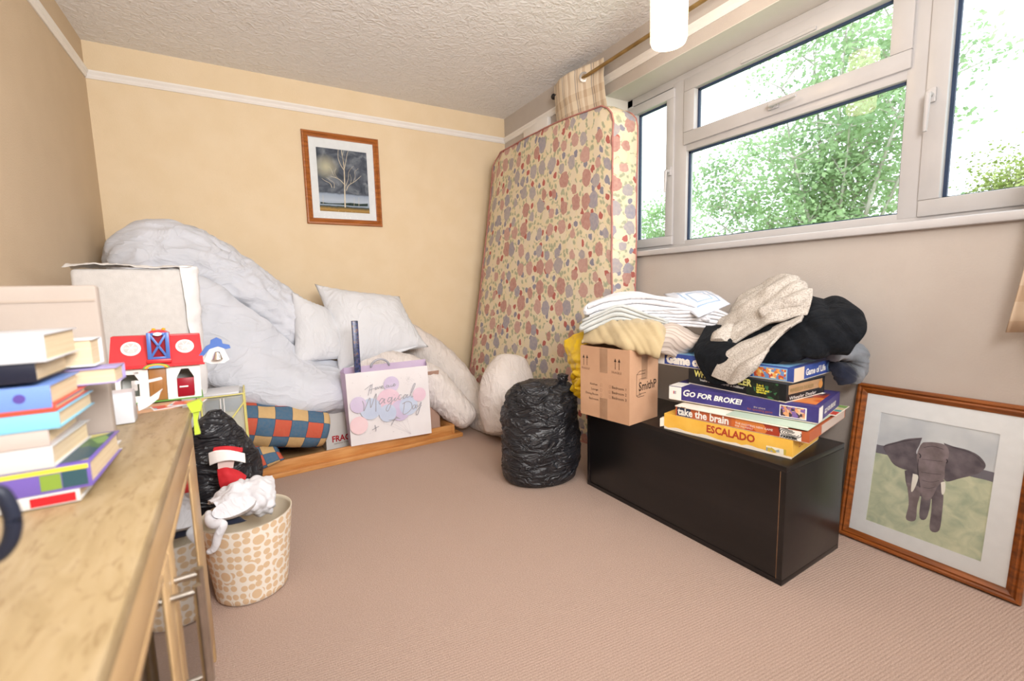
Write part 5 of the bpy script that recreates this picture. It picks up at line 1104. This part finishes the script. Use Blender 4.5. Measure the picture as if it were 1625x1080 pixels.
t = book(*B(9), -.237, YS-.004, .135, '#c3c7ce', 'white hardback at the very top of the book stack', .0); panel(t, 'cover_print', (-.25, .03, bz[10]-bz[9]-.0006), (1, 0, 0), (0, 1, 0), .14, .07, pm('ochre_cover_print', '#d2c79a')); panel(t, 'dark_cover_edge', (-.1, .1335, bz[10]-bz[9]-.0006), (1, 0, 0), (0, 1, 0), .099, .0012, m_dark)
# beige board behind the books
m_beige = mat('beige_fibreboard', '#a3978e', '#aba097', 5, .85, .08, 90, .15)
tr_ = P(152, 452, y=1.10)
bx = thing('beige_box', 'plain thin beige box standing on the sideboard behind the book stack', 'box', (tr_.x, 1.10, CH_+.001), 0)
BM().box(-.26, 0, 0, .022, 0, tr_.z-CH_-.001, .006).build('box_body', m_beige, bx, False, 40); BM().box(-.256, -.004, -.0015, .0005, tr_.z-CH_-.03, tr_.z-CH_-.026).build('lid_seam', mat('beige_seam', '#a89a8e'), bx)
# white box, open leaflet and papers
m_wbox = mat('white_glossy_card', '#ccced4', '#d3d5da', 6, .35, 0, None, .4); m_paper = mat('white_paper', '#d9d9dd', '#dededf', 6, .8)
wx = P(150, 662, y=1.29)
wbx = thing('white_box', 'small white card box on the sideboard between the books and the toy barn', 'box', (P(213, 657, y=1.285).x, 1.285, CH_+.001), .06)
BM().box(-.13, 0, 0, .05, 0, .068, .002).build('box_body', m_wbox, wbx, False, 40); BM().box(-.1295, -.0005, .0008, .0495, .0683, .0705).build('lid', m_wbox, wbx)
lf = thing('leaflet', 'folded white leaflet propped open beside the small white box', 'leaflet', (P(228, 650, y=1.30).x, 1.30, CH_+.001), 0)
a = P(216, 622, y=1.27); b1 = P(256, 606, y=1.31); c1 = P(250, 622, y=1.30); d1 = P(220, 652, y=1.265)
sheet('leaf', [[P(218, 640, y=1.275), P(238, 630, y=1.29), P(257, 616, y=1.31)], [P(219, 646, y=1.268), P(238, 637, y=1.285), P(254, 622, y=1.31)], [P(220, 652, y=1.262), P(236, 644, y=1.275), P(251, 632, y=1.30)]], m_paper, lf, 20, 14, .0012, .002, 10, 2)
sheet('leaf', [[P(214, 604, y=1.30), P(234, 603, y=1.31), P(256, 599, y=1.32)], [P(214, 609, y=1.28), P(236, 607, y=1.29), P(258, 602, y=1.30)]], m_paper, lf, 20, 8, .0012, .002, 10, 5)
m_cards = busy('colourful_card_print', ['#d98a5f', '#e6c39a', '#c4523f', '#e9ded0', '#8fb0bf', '#d9a04a'], 40)
for k, (u, v_, yy, r, lb) in enumerate(((262, 646, 1.318, .3, 'orange and cream printed card lying at the far corner of the sideboard'), (282, 640, 1.345, -.2, 'pale printed card fanned over the orange card at the sideboard corner'))):
    q = P(u, v_, z=CH_+.002+.0015*k); o = thing('printed_card', lb, 'card', (q.x-.02, q.y-.02, CH_+.0008+.0022*k), r, 'printed cards by the toy barn')
    BM().box(0, .075, 0, .05, 0, .0012).build('card', m_paper, o); panel(o, 'card_print', (.003, .003, .0012), (1, 0, 0), (0, 1, 0), .069, .044, m_cards, .0003)
m_lime = mat('lime_green_plastic', '#b5cf3a', '#c0d84a', 6, .35, 0, None, .5)
gq_ = P(311, 648, y=1.355)
lt = thing('green_toy', 'lime green plastic toy piece hooked over the far corner of the sideboard', 'toy', (gq_.x, gq_.y, gq_.z))
BM().poly([P(296, 641, y=1.352), P(316, 634, y=1.352), P(321, 641, y=1.352), P(318, 652, y=1.352), P(304, 655, y=1.352)], (0, .022, 0)).build('toy_top', m_lime, lt, True); 
BM().poly([P(306, 654, y=1.36), P(317, 651, y=1.36), P(313, 668, y=1.36), P(318, 688, y=1.36), P(309, 690, y=1.36)], (0, .014, 0)).build('toy_leg', m_lime, lt, True)
# dark cable loop at the left edge
pts = [P(-40, 860, z=.72), P(-20, 800, z=.80), P(0, 776, z=.80), P(16, 800, z=.78), P(23, 830, z=.75), P(18, 860, z=.72), P(4, 884, z=.705), P(-30, 895, z=.70)]
o = tube('cable_loop', [P(-30, 800, y=.50), P(-5, 780, y=.50), P(13, 800, y=.50), P(21, 830, y=.50), P(15, 860, y=.50), P(-4, 882, y=.50), P(-35, 890, y=.50)], [.0016]*7, mat('dark_blue_rubber', '#1e2230', '#282d3d', 12, .4), None, 60, 14, 0, 1)
tag(o, 'dark blue cable loop standing on the sideboard at the left edge', 'cable')
zb0 = o.location.z
if zb0 > CH_: o.location.z = max(CH_+.001, o.location.z)

# wrapped cot mattress behind
m_hess = mat('grey_hessian_backing', '#c9c6c3', '#d0cdca', 40, .95, .2, 240, .1, stretch=(1, 1, 1)); m_wrap = mat('white_polythene_wrap', '#d9d8d8', '#e6e5e5', 8, .3, .6, 18, .4)
hb_ = P(105, 421, y=2.30); hr_ = P(291, 431, y=2.30); hW = hr_.x-hb_.x
hp = thing('cot_mattress', 'grey-backed cot mattress in torn white polythene standing upright in the left corner', 'mattress', (hb_.x, 2.30, 0), 0)
HZ = hb_.z-.012
BM().box(.004, hW, 0, .085, 0, HZ, .015).build('mattress_body', m_hess, hp, False, 60)
sheet('plastic_wrap', [[(hb_.x+hW+.004, 2.296, .002), (hb_.x+hW+.028, 2.33, .002), (hb_.x+hW+.022, 2.40, .002)], [(hb_.x+hW+.002, 2.290, .4), (hb_.x+hW+.036, 2.33, .4), (hb_.x+hW+.024, 2.40, .4)], [(hb_.x+hW+.0, 2.292, .8), (hb_.x+hW+.040, 2.33, .8), (hb_.x+hW+.024, 2.40, .8)], [(hb_.x+hW-.01, 2.290, HZ+.012), (hb_.x+hW+.044, 2.32, HZ+.010), (hb_.x+hW+.03, 2.40, HZ+.008)]], m_wrap, hp, 24, 60, .002, .006, 22, 3, fold=.006, fdir=(0, .3, 1), fsc=20)
sheet('plastic_wrap', [[(hb_.x-.012, 2.292, HZ+.006), (hb_.x+.1, 2.290, HZ+.018), (hb_.x+.25, 2.290, HZ+.004), (hb_.x+hW+.03, 2.290, HZ+.008)], [(hb_.x-.01, 2.34, HZ+.018), (hb_.x+.1, 2.34, HZ+.024), (hb_.x+.25, 2.34, HZ+.012), (hb_.x+hW+.03, 2.34, HZ+.014)], [(hb_.x-.01, 2.392, HZ+.006), (hb_.x+.1, 2.392, HZ+.012), (hb_.x+.25, 2.392, HZ+.006), (hb_.x+hW+.03, 2.392, HZ+.008)]], m_wrap, hp, 60, 16, .002, .005, 26, 5, fold=.004, fdir=(1, .2, 0), fsc=24)

# toy barn on a tall box behind the sideboard
BY = 1.70; bl_ = P(186, 646, y=BY); br_ = P(318, 642, y=BY-.03); BZ = bl_.z
sup = thing('moving_box', 'tall brown box behind the sideboard with the toy barn on top', 'box', (-.42, 1.475, 0))
BM().box(0, .205, 0, .33, 0, BZ-.002, .002).build('box_body', m_card, sup, False, 40); BM().box(.001, .204, .15, .18, BZ-.0018, BZ-.0012).build('tape', m_tape, sup)
m_tred = mat('red_toy_plastic', '#c9242c', '#d02d34', 6, .35, 0, None, .5); m_tdred = mat('dark_red_toy_plastic', '#8f0f1f', '#98152a', 6, .35); m_twhite = mat('white_toy_plastic', '#e9e6e4', '#efecea', 6, .35, 0, None, .5)
m_tblue = mat('blue_toy_plastic', '#4668b0', '#4e72ba', 6, .35, 0, None, .5); m_tbrown = mat('brown_toy_plastic', '#9a6a3c', '#a57545', 6, .4); m_tgrey = mat('grey_toy_mesh', '#b9b6b4', '#c6c3c1', 90, .5); m_tgreen = mat('green_toy_plastic', '#6aa04a'); m_torange = mat('orange_toy_plastic', '#f0a52e')
brn = thing('toy_barn', 'red and white plastic toy barn with blue X-shaped loft door and a bell arm', 'toy', M=Matrix.Translation((bl_.x, BY, BZ+.006)) @ Matrix.Rotation(.10, 4, 'Z') @ Matrix.Rotation(.03, 4, 'Y'))
BW = .205; WH = P(186, 586, y=BY).z-BZ; RH = P(250, 537, y=BY+.04).z-BZ
def bb_(n, m_, *a, bev=.002, par=brn): return BM().box(*a, bev).build(n, m_, par, False, 40)
wl = BM()
wl.box(0, .012, 0, .006, 0, WH).box(.054, .076, 0, .006, 0, WH).box(.012, .054, 0, .006, 0, .02).box(.012, .054, 0, .006, WH*.78, WH).box(.076, .120, 0, .006, WH*.9, WH).box(.120, .144, 0, .006, 0, WH).box(.188, BW, 0, .006, 0, WH).box(.144, .188, 0, .006, 0, .012).box(.144, .188, 0, .006, WH*.84, WH)
wl.box(0, .006, .006, .12, 0, WH).box(BW-.006, BW, .006, .12, 0, WH).box(.006, BW-.006, .114, .12, 0, WH)
wl.build('walls', m_twhite, brn)
for x0_, x1_ in ((.012, .054), (.144, .188)):
    for q in ([(x0_, 0, WH*.84), (x0_+.013, 0, WH*.84), (x0_, 0, WH*.60)], [(x1_, 0, WH*.84), (x1_-.013, 0, WH*.84), (x1_, 0, WH*.60)]): BM().poly(q, (0, .006, 0)).build('arch_corner', m_twhite, brn)
bb_('door', m_tbrown, .077, .119, .001, .005, .002, WH*.9, bev=.001); bb_('door_panel', m_tbrown, .086, .110, -.001, .0009, WH*.25, WH*.62, bev=.001)
bb_('half_door', m_tdred, .1445, .1875, -.003, .003, .006, WH*.58); bb_('half_door_bar', m_twhite, .15, .172, -.005, -.003, WH*.32, WH*.36, bev=.0005)
bb_('trough', m_tgrey, .036, .05, -.004, -.001, WH*.34, WH*.62); bb_('floor_plate', m_tgreen, -.004, BW+.004, -.012, .124, -.0005, .0015, bev=0)
# gambrel roof: front slope, upper slope, gable ends
yk, zk = .018, WH+(RH-WH)*.55
def slope(n, a0, a1, z0, z1, x0, x1): BM().poly([(x0, a0, z0), (x1, a0, z0), (x1-.004, a1, z1), (x0+.004, a1, z1)], (0, .0, .006)).build(n, m_tred, brn)
slope('roof', -.012, .045, WH-.004, RH, -.010, BW+.010); slope('roof', .125, .075, WH-.004, RH, -.010, BW+.010)
BM().box(-.004, BW+.004, .044, .076, RH, RH+.007, .002).build('roof_ridge', m_tred, brn, False, 40)
for xg in (.001, BW-.006): BM().poly([(xg, .001, WH), (xg, .118, WH), (xg, .076, RH), (xg, .044, RH)], (.005, 0, 0)).build('gable', m_twhite, brn)
BM().box(-.013, BW+.013, -.015, -.010, WH-.007, WH-.001, .001).build('eave', m_tred, brn)
def on_roof(x, q): return Vector((x, -.012+.057*q, WH-.004+(RH-WH+.004)*q+.0066))
nr_ = Vector((0, -(RH-WH+.004), .057)).normalized(); ur_ = Vector((0, .057, RH-WH+.004)).normalized()
for k, xg in enumerate((.040, .170)):
    for r, m_, dz in ((.0235, m_twhite, .0), (.0175, m_tgrey, .0016)):
        p_ = on_roof(xg, .56)-nr_*.003; BM().lathe([(r, 0), (r, .006+dz), (r*.9, .007+dz)], 28, Matrix.Translation(p_) @ nr_.to_track_quat('Z', 'Y').to_matrix().to_4x4()).build('grille_ring' if r > .02 else 'grille', m_, brn, False, 40)
    for a in range(6):
        an = a*math.pi/3; p_ = on_roof(xg, .56)+nr_*.0062; BM().rod(p_, p_+(Vector((1, 0, 0))*math.cos(an)+ur_*math.sin(an))*.015, .0012, 6).build('grille_slat', m_twhite, brn)
# loft
lx0, lx1, lz0, lz1 = .080, .132, WH+.018, RH+.024
BM().box(lx0-.004, lx1+.004, -.018, .05, lz0-.012, lz0, .002).build('loft_floor', m_tred, brn, False, 40)
BM().poly([(lx0, .0, lz0), (lx1, .0, lz0), (lx1+.002, .0, lz1-.010), (lx1-.012, .0, lz1), (lx0+.012, .0, lz1), (lx0-.002, .0, lz1-.010)], (0, .05, 0)).build('loft', m_tred, brn)
bb_('loft_opening', m_tdred, lx0+.006, lx1-.006, -.0016, .0, lz0+.004, lz1-.010, bev=0)
xd_ = BM(); y_ = -.009
xd_.box(lx0-.001, lx0+.009, y_-.004, y_, lz0, lz1-.006, .001).box(lx1-.009, lx1+.001, y_-.004, y_, lz0, lz1-.006, .001).box(lx0+.009, lx1-.009, y_-.004, y_, lz0, lz0+.007, .001).box(lx0+.009, lx1-.009, y_-.004, y_, lz1-.014, lz1-.006, .001)
for s_ in (1, -1):
    a_ = Vector((lx0+.006, y_-.002, lz0+.004 if s_ > 0 else lz1-.010)); b2 = Vector((lx1-.006, y_-.002, lz1-.010 if s_ > 0 else lz0+.004)); d_ = (b2-a_); L_ = d_.length; ang = math.atan2(d_.z, d_.x)
    xd_.box(-L_/2, L_/2, -.0018, .0018, -.0032, .0032, .0008, Matrix.Translation((a_+b2)/2) @ Matrix.Rotation(-ang, 4, 'Y'))
xd_.build('loft_door', m_tblue, brn, False, 40)
BM().lathe([(.0105, 0), (.0105, .002)], 24, Matrix.Translation(((lx0+lx1)/2, -.0145, lz1-.010)) @ Matrix.Scale(.5, 4, (0, 0, 1)) @ Matrix.Rotation(math.pi/2, 4, 'X')).build('oval_badge', m_twhite, brn)
for x_ in (lx0+.016, lx1-.012): BM().lathe([(.005, 0), (.005, .004), (.002, .006)], 12, Matrix.Translation((x_, .02, lz1))).build('weather_knob', m_torange, brn, False, 40)
# rainbow arch above the door
for k, cc_ in enumerate(('#6fa05a', '#f0b93a', '#e58a3a', '#6f9fc4')):
    pts = [(.098+(.032-.0042*k)*math.cos(a), WH-.008+(.014-.0020*k)*math.sin(a)) for a in np.linspace(0, math.pi, 16)]
    BM().poly([(x, -.0165-.0004*k, z) for x, z in pts], (0, .002, 0)).build('rainbow_arch', mat('toy_arch_'+cc_[1:], cc_), brn)
# bell arm
ba = lambda pts, y: [(BW+.004+x*1.32, y, WH+.022+(z-.022)*1.32) for x, z in pts]
BM().poly(ba([(-.004, .020), (.012, .042), (.020, .046), (.022, .056), (.034, .062), (.044, .056), (.046, .046), (.060, .042), (.062, .034), (.052, .032), (.036, .040), (.018, .034), (.002, .014)], .0), (0, .008, 0)).build('bell_arm', m_tblue, brn)
BM().poly(ba([(.020, .038), (.046, .038), (.058, .006), (.046, -.002), (.020, -.002), (.006, .006)], .002), (0, .003, 0)).build('bell_plaque', m_twhite, brn)
BM().lathe([(.0155, 0), (.013, .004), (.0095, .016), (.007, .024), (.001, .026)], 24, Matrix.Translation((BW+.048, -.014, WH+.006))).build('bell', m_chrome, brn, False, 60)

# clear zip bag of bedding, left bin bag, red bundle
m_clear, nt, b = new_mat('yellowish_clear_vinyl', .2, .5); nt.nodes.remove(b); tr = nd(nt, 'ShaderNodeBsdfTransparent'); gl = nd(nt, 'ShaderNodeBsdfPrincipled', Roughness=.25); gl.inputs['Base Color'].default_value = lin('#d6d3bd'); mx = nd(nt, 'ShaderNodeMixShader'); mx.inputs[0].default_value = .45
nt.links.new(tr.outputs[0], mx.inputs[1]); nt.links.new(gl.outputs[0], mx.inputs[2]); nt.links.new(mx.outputs[0], nt.nodes['Material Output'].inputs[0])
zl, zr_ = P(318, 632, y=2.28), P(387, 634, y=2.28)
zp = thing('zip_bag', 'clear yellow-edged vinyl zip bag holding folded bedding beside the black bin bag', 'bag', (zl.x, 2.28, 0))
ZW, ZH = zr_.x-zl.x, zl.z
m_yedge = mat('yellow_piping', '#d9cf7a', '#e2d98a', 20, .4); m_bluefab = mat('bright_blue_fabric', '#1f5f9f', '#2a6cae', 12, .8)
BM().box(0, ZW, 0, .20, 0, ZH, .012).build('vinyl_cover', m_clear, zp, False, 60)
BM().box(.01, ZW-.01, .012, .19, .004, ZH*.86, .02).build('folded_bedding', mat('grey_folded_bedding', '#b3b3ad', '#c4c4be', 14, .9, .4, 40), zp, False, 60); BM().box(.012, ZW-.012, .010, .18, ZH*.861, ZH*.965, .006).build('blue_lining', m_bluefab, zp, False, 60)
pe = BM()
for a_, b2 in (((0, 0, 0), (0, 0, ZH)), ((ZW, 0, 0), (ZW, 0, ZH)), ((0, 0, ZH), (ZW, 0, ZH)), ((ZW, 0, ZH), (ZW, .2, ZH)), ((ZW, .2, 0), (ZW, .2, ZH)), ((0, 0, ZH*.55), (ZW, 0, ZH*.93)), ((ZW*.5, 0, ZH*.3), (ZW, 0, ZH*.62))): pe.rod(a_, b2, .0035, 8)
pe.build('piping', m_yedge, zp, False, 60)
for x_ in (ZW*.42, ZW*.50): BM().rod((x_, -.004, ZH*.60), (x_+.004, -.004, ZH*.98), .0022, 8).build('carry_strap', m_twhite, zp)
BM().box(-.006, ZW*.9, -.003, .16, ZH+.001, ZH+.012, .004).build('white_card_insert', m_wbox, zp, False, 60)
lb_ = thing('bin_bag', 'slumped half-full black bin bag behind the waste basket beside the sideboard', 'bin bag', (-.115, 1.97, 0))
sack('bag_body', (-.135, 1.985, .001), .135, .095, .545, m_bin, lb_, [(0, .02), (0, .8), (.03, .95), (.2, 1.0), (.45, .98), (.65, .86), (.82, .66), (.94, .42), (1.0, .15), (1.0, .01)], 14, .020, 5, .010, 11, 64, 76, .2)
m_redp2 = mat('red_fabric', '#b5222a', '#c92f36', 10, .7, .3, 60)
rbun = thing('red_shoe', 'red and white strappy item lying on the slumped bin bag above the waste basket', 'shoe', (-.07, 1.84, .33))
sheet('white_strap', [[P(332, 718, y=1.84), P(345, 714, y=1.825), P(365, 714, y=1.82), P(388, 719, y=1.835)], [P(334, 738, y=1.835), P(347, 733, y=1.82), P(366, 730, y=1.815), P(389, 734, y=1.83)]], m_twhite, rbun, 30, 8, .004, .001, 10, 2)
sheet('red_upper', [[P(340, 712, y=1.86), P(362, 708, y=1.855), P(384, 712, y=1.86)], [P(338, 718, y=1.845), P(362, 716, y=1.84), P(384, 718, y=1.845)]], m_redp2, rbun, 20, 8, .006, .003, 20, 4)
sheet('red_toe', [[P(346, 745, y=1.84), P(360, 742, y=1.83), P(374, 748, y=1.84), P(388, 756, y=1.85)], [P(348, 756, y=1.825), P(362, 753, y=1.815), P(376, 758, y=1.825), P(386, 762, y=1.84)], [P(352, 772, y=1.83), P(364, 768, y=1.82), P(376, 768, y=1.83), P(384, 768, y=1.84)]], m_redp2, rbun, 30, 20, .008, .005, 22, 6)
BM().poly([P(345, 731, y=1.832), P(372, 730, y=1.832), P(370, 742, y=1.832), P(346, 744, y=1.832)], (0, .02, 0)).build('pale_inner', mat('pale_pink_lining', '#d9c3bd'), rbun, True)

# waste basket and what is in it
wc = Vector((-.060, 1.665, 0)); WHt = .262
m_bask, nt, b = new_mat('cream_lattice_basket', .55, .3); uvn = nd(nt, 'ShaderNodeUVMap')
vv_ = nd(nt, 'ShaderNodeTexVoronoi', Scale=26.0, Randomness=.72); vv_.voronoi_dimensions = '2D'; vv_.feature = 'DISTANCE_TO_EDGE'; nt.links.new(uvn.outputs[0], vv_.inputs['Vector'])
v2_ = nd(nt, 'ShaderNodeTexVoronoi', Scale=10.5, Randomness=.55); v2_.voronoi_dimensions = '2D'; nt.links.new(uvn.outputs[0], v2_.inputs['Vector'])
v3_ = nd(nt, 'ShaderNodeTexVoronoi', Scale=38.0, Randomness=.35); v3_.voronoi_dimensions = '2D'; nt.links.new(uvn.outputs[0], v3_.inputs['Vector'])
small = math_(nt, 'LESS_THAN', v3_.outputs['Distance'], .40); ring = math_(nt, 'GREATER_THAN', v2_.outputs['Distance'], .24); heart = math_(nt, 'LESS_THAN', v2_.outputs['Distance'], .17)
cell = math_(nt, 'MAXIMUM', heart, math_(nt, 'MULTIPLY', small, ring))
c = mixc(nt, cell, '#e9e2d6', '#d8bc99'); nt.links.new(c, b.inputs['Base Color'])
bk = thing('waste_basket', 'cream tapered waste basket with beige lattice pattern beside the sideboard', 'basket', wc)
def lath_uv(name, prof, m_, par, n=56):
    v = []; uv = []; k = len(prof); s = 0
    for j, (r, z) in enumerate(prof):
        if j: s += math.hypot(prof[j][0]-prof[j-1][0], prof[j][1]-prof[j-1][1])
        for i in range(n+1): a = 2*math.pi*i/n; v.append((r*math.cos(a), r*math.sin(a), z)); uv.append((i/n*.78, s))
    f = [(j*(n+1)+i, j*(n+1)+i+1, (j+1)*(n+1)+i+1, (j+1)*(n+1)+i) for j in range(k-1) for i in range(n)]
    return mesh(name, v, f, m_, par, False, True, uv)
lath_uv('basket_wall', [(.005, .001), (.098, .001), (.105, .008)]+[(.105+.029*q, .008+(WHt-.008)*q) for q in np.linspace(.05, 1, 10)], m_bask, bk)
m_bin_ = mat('cream_basket_inside', '#d8cbb3', '#e0d4be', 8, .6)
lath_uv('basket_lining', [(.134, WHt+.0005), (.131, WHt+.0012), (.128, WHt-.01), (.104, .012), (.005, .011)], m_bin_, bk)
wz_ = WHt
o = sheet('white_clothes', [[P(330, 800, y=1.70), P(352, 775, y=1.74), P(384, 765, y=1.76), P(412, 758, y=1.77), P(432, 756, y=1.76)], [P(334, 796, y=1.64), P(358, 782, y=1.66), P(390, 768, y=1.68), P(418, 760, y=1.70), P(436, 768, y=1.70)], [P(340, 800, y=1.61), P(364, 796, y=1.60), P(392, 792, y=1.61), P(416, 786, y=1.62), P(436, 790, y=1.65)], [P(346, 806, y=1.60), P(370, 806, y=1.585), P(396, 806, y=1.585), P(418, 802, y=1.60), P(434, 806, y=1.64)], [P(350, 812, y=1.64), P(372, 815, y=1.63), P(398, 816, y=1.63), P(418, 812, y=1.64), P(430, 812, y=1.66)]], m_wcot, None, 60, 50, .006, .010, 22, 3, fold=.010, fdir=(.8, .2, .6), fsc=38)
tag(o, 'crumpled white clothes heaped in the waste basket', 'clothes')
sh = thing('slipper', 'white slipper with a grey-white sole lying upside down on the clothes in the basket', 'slipper', P(372, 808, y=1.58))
pts = [(math.cos(a)*.055*(1+.1*math.cos(a)), math.sin(a)*.024) for a in np.linspace(0, 2*math.pi, 30)[:-1]]
Q = Matrix.Translation(P(371, 809, y=1.575)) @ Matrix.Rotation(math.radians(-8), 4, 'Y') @ Matrix.Rotation(math.radians(52), 4, 'X')
BM().poly([Q @ Vector((x, y, 0)) for x, y in pts], Q.to_3x3() @ Vector((0, 0, .010))).build('sole', mat('grey_white_sole', '#cfcac6', '#d8d3cf', 14, .7), sh, True, 40)
BM().poly([Q @ Vector((x*1.05, y*1.10+.002, .0101)) for x, y in pts], Q.to_3x3() @ Vector((0, 0, .016))).build('upper', m_wcot, sh, True, 40)
st_ = tube('white_strap', [P(330, 812, y=1.60), P(336, 830, y=1.545), P(352, 832, y=1.525), P(346, 850, y=1.523), P(340, 870, y=1.53), P(329, 876, y=1.538)], [.007, .010, .010, .008, .006, .004], m_wcot, None, 60, 14, .002, 30, 2)
tag(st_, 'thin white strap hanging over the front rim of the waste basket', 'strap')
dk = pillow('dark_sock', [P(350, 824, y=1.60), P(382, 820, y=1.60), P(392, 826, y=1.57), P(356, 832, y=1.57)], .02, m_navy, None, 16, .04, .002, 20, 2); tag(dk, 'small dark navy cloth tucked under the white slipper in the basket', 'sock')
